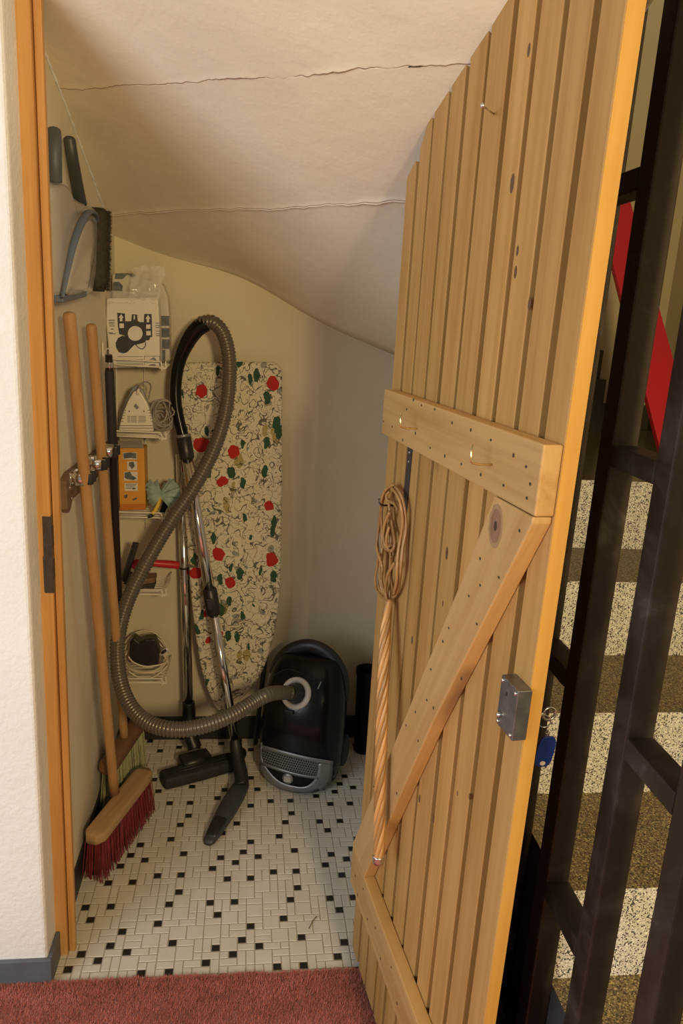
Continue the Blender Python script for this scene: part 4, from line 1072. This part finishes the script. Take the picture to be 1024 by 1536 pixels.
# lid seam and small lever
def seam(pts): return [onv(p.x, p.y, .0004)[0] for p in spline([V((x, y, 0)) for x, y in pts], 8)]
mb = MB(); mb.tube(seam([(408,1015),(430,1004),(452,1010),(465,1019),(472,1018),(484,1018)]), .0012, 6); mb.tube(seam([(472,1019),(466,1036),(452,1062),(434,1074)]), .0012, 6); mb.build('lid_seam', M['rubber'], VC)
q_, n2 = onv(479, 1028); mb = MB(); t_ = (onv(482, 1021)[0]-onv(476, 1034)[0]).normalized(); mb.obox(q_+n2*.001, t_*.014, n2*.0015, t_.cross(n2)*.0018, 0, .0006); mb.build('lid_lever', M['silver'], VC)
mb = MB(); mb.tube([VO - VR*.142 + UP*.20 - VF*.02, VO - VR*.150 + UP*.27 - VF*.03, VO - VR*.138 + UP*.36 - VF*.04], [.006, .009, .006], 8); mb.build('side_clip', M['silver'], VC)
for s_ in (-1, 1):
    mb = MB(); c = VO + VR*s_*.148 + UP*.10 - VF*.05
    mb.lathe(c - VR*s_*.02, VR*s_, [(.05, 0), (.055, .004), (.055, .022), (.045, .028), (.02, .03)], 28); mb.build('wheel', M['rubber'], VC)
# hose
hp0 = pp + pn*.044
HPTS = [hp0, hp0 + pn*.03 + V((-.012, 0, 0)), PY(404,1041,2.14), PY(380,1053,2.10), PY(345,1074,2.04), PY(300,1090,2.00), PY(258,1094,1.99), PY(222,1084,2.02), PY(196,1060,2.07), PY(181,1025,2.13), PY(176,985,2.18), PY(179,945,2.22), PY(192,900,2.26), PY(217,848,2.30), PY(252,788,2.34), PY(288,735,2.37), PY(317,682,2.39), PY(335,630,2.41), PY(343,580,2.43), PY(343,535,2.45), PY(335,502,2.47), PY(321,485,2.48), PY(306,484,2.488), PY(297,490,2.49)]
P = resample(spline(HPTS, 14), .0021)
mb = MB(); mb.tube(P, [(.0238, .0238, .0226, .0205, .0226)[i % 5] for i in range(len(P))], 16); mb.build('hose', M['hose'], VC)
# bent handle, wand, elbow and brush nozzle
hpts = [PY(310,485,2.488), PY(296,493,2.49), PY(282,512,2.495), PY(270,540,2.50), PY(264,572,2.50), PY(264,604,2.495), PY(269,632,2.49), PY(275,656,2.485)]
P = spline(hpts, 8)
mb = MB(); mb.tube(P, spline1([.025, .026, .024, .020, .019, .0185, .0185, .019], 8), 16); mb.build('handle', M['gloss'], VC)
wtop = PY(276, 660, 2.483); wb_ = PZ(353, 1112, .145)
q = (wb_-wtop).normalized(); WL = (wb_-wtop).length
mb = MB(); mb.lathe(wtop - q*.018, q, [(.021, 0), (.0245, .003), (.0245, .075), (.022, .082)], 24); mb.build('cuff', M['black'], VC)
mb = MB(); mb.lathe(wtop - q*.019, q, [(.0235, 0), (.0250, .001), (.0250, .009), (.0235, .010)], 24); mb.build('cuff_ring', M['silver'], VC)
js = (PY(318, 902, (wtop.y+wb_.y)/2)-wtop).dot(q)
mb = MB(); mb.lathe(wtop + q*.05, q, [(.0185, 0), (.0185, js-.05)], 24); mb.lathe(wtop + q*js, q, [(.0160, 0), (.0160, WL-js+.02)], 24); mb.build('wand', M['chrome'], VC)
mb = MB(); mb.lathe(wtop + q*(js-.048), q, [(.020, 0), (.0245, .006), (.0255, .05), (.0245, .088), (.020, .096)], 24); mb.obox(wtop + q*js + V((-.004,-.022,.0)), V((.010,0,0)), V((0,.008,0)), q*.02, 0, .003); mb.build('wand_joint', M['black'], VC)
el = [wb_ - q*.005, PZ(356,1135,.105), PZ(361,1160,.072), PZ(363,1180,.050)]
mb = MB(); mb.tube(spline(el, 8), spline1([.020, .0225, .0235, .024], 8), 18); mb.lathe(wb_ + q*.055, q.cross(V((0,0,1))).normalized(), [(.0, -.030), (.018, -.029), (.022, -.02), (.022, .02), (.018, .029), (0, .030)], 20); mb.build('elbow', M['black'], VC)
na, nb2 = PZ(362,1178,.044), PZ(311,1266,.012)
nd = (nb2-na).normalized(); nw = nd.cross(UP).normalized(); nu = nw.cross(nd)
mb = MB(); rings = []
for t, w, h in ((-.02,.014,.014),(0,.026,.020),(.18,.031,.022),(.4,.031,.021),(.62,.028,.018),(.82,.024,.013),(.95,.019,.010),(1,.012,.006)):
    rings.append(sup(na.lerp(nb2, t), nw*w, nu*h, 2.8, 28))
mb.loft(rings); mb.build('upholstery_nozzle', M['anth'], VC)
mb = MB(); mb.loft([sup(na.lerp(nb2, t)+nu*.004, nw*w, nu*h, 2.8, 28) for t, w, h in ((.60,.020,.010),(.64,.0245,.0165),(.86,.020,.0115),(.93,.014,.006))]); mb.build('nozzle_lip', M['black'], VC)

# ------------------------------------------------------------------ second wand with a floor head
FH = thing('floor_wand', 'chrome vacuum wand with wide black floor head behind the hose', 'vacuum wand', tuple(PZ(290, 1130, 0)))
ta, tb = PY(271, 690, 2.575), PY(283, 1055, 2.515)
q = (tb-ta).normalized(); LL = (tb-ta).length
mb = MB(); mb.lathe(ta - q*.02, q, [(.0165, 0), (.0165, LL+.03)], 24); mb.build('wand', M['chrome'], FH)
mid = (PY(280, 853, 2.54)-ta).dot(q)
mb = MB(); mb.lathe(ta + q*(mid-.004), q, [(.017, 0), (.0172, .001), (.0172, .006), (.017, .007)], 20); mb.build('seam_ring', M['black'], FH)
mb = MB(); P = spline([tb - q*.005, tb + q*.05, tb + q*.10 + V((0, -.015, 0)), PZ(292, 1122, .055)], 8); mb.tube(P, spline1([.022, .024, .025, .026], 8), 16); mb.build('cuff', M['black'], FH)
ha, hb_ = PZ(243, 1168, .030), PZ(352, 1139, .030); hd = (hb_-ha).normalized(); hn = V((hd.y, -hd.x, 0))
mb = MB(); rings = []
for t, s_ in ((0,.78),(.02,.95),(.06,1),(.3,1.02),(.5,1.05),(.7,1.02),(.94,1),(.98,.95),(1,.78)):
    c = ha.lerp(hb_, t); rings.append(sup(V((c.x, c.y, .0235)), hn*.037*s_, UP*.0230*s_, 4.5, 24))
mb.loft(rings); hd_o = mb.build('floor_head', M['rubber'], FH)
mb = MB()
for o_ in (-.018, -.006, .010): mb.tube([ha.lerp(hb_, .06)+hn*o_+UP*.0165, ha.lerp(hb_, .94)+hn*o_+UP*.0168], .0022, 6)
mb.build('ridge', M['black'], hd_o)
mb = MB(); c0 = ha.lerp(hb_, .5) - hn*.045; c0.z = .034
mb.loft([sup(c0 - hd*.055, hn*.028, UP*.020, 3.5, 20), sup(c0 - hd*.05, hn*.036, UP*.028, 3.5, 20), sup(c0 + hd*.05, hn*.036, UP*.028, 3.5, 20), sup(c0 + hd*.055, hn*.028, UP*.020, 3.5, 20)]); mb.build('swivel_housing', M['black'], FH)

# ------------------------------------------------------------------ dark pot half hidden by the door
bl = PY(532, 1035, 2.53)
mb = MB(); o_ = V((bl.x+.0465, 2.53, 0)); zt2 = PY(548, 1009, 2.50).z
pr = .0445
mb.lathe(o_, UP, [(pr*.74, 0), (pr*.78, .004), (pr*.95, zt2-.03), (pr*.96, zt2-.022), (pr*1.04, zt2-.02), (pr*1.05, zt2), (pr*.98, zt2), (pr*.92, zt2-.03), (pr*.7, .012), (0, .010)], 36)
tag(mb.build('bucket', M['navy'], loc=tuple(o_)), 'dark navy bucket in the back corner half hidden by the plank door', 'bucket')

# ------------------------------------------------------------------ light: a warm stair lamp, daylight from the hall, soft sky fill
def light(name, kind, loc, col, power, **k):
    l = bpy.data.lights.new(name, kind); l.color = col; l.energy = power
    for a, v in k.items(): setattr(l, a, v)
    o = bpy.data.objects.new(name, l); COL.objects.link(o); o.location = loc; return o
def aim(o, t): o.rotation_euler = (V(t)-o.location).to_track_quat('-Z', 'Y').to_euler()
L1 = light('stair_lamp', 'POINT', (.60, -.9, 1.9), (1.0, .75, .38), 150, shadow_soft_size=.16)
L2 = light('hall_window', 'AREA', (-2.5, -.65, 1.75), (.82, .91, 1.0), 66, shape='RECTANGLE', size=1.8, size_y=1.5); aim(L2, (.1, 1.6, .9))
w = bpy.data.worlds.new('hall'); S.world = w; w.use_nodes = True
bg = w.node_tree.nodes['Background']; bg.inputs[0].default_value = (1.0, .93, .82, 1); bg.inputs[1].default_value = .20
S.view_settings.view_transform = 'Standard'; S.view_settings.look = 'None'; S.view_settings.gamma = 1; S.view_settings.use_curve_mapping = False
S.view_settings.exposure = .08
S.cycles.max_bounces = 8; S.cycles.use_denoising = True

mb = MB(); mb.tube(spline([PZ(463, 1393, .002), PZ(469, 1382, .003), PZ(475, 1374, .002)], 5), .0011, 5)
tag(mb.build('twig', M['brownwood'], loc=tuple(PZ(463, 1393))), 'thin dark twig lying on the mosaic floor near the door foot', 'twig')
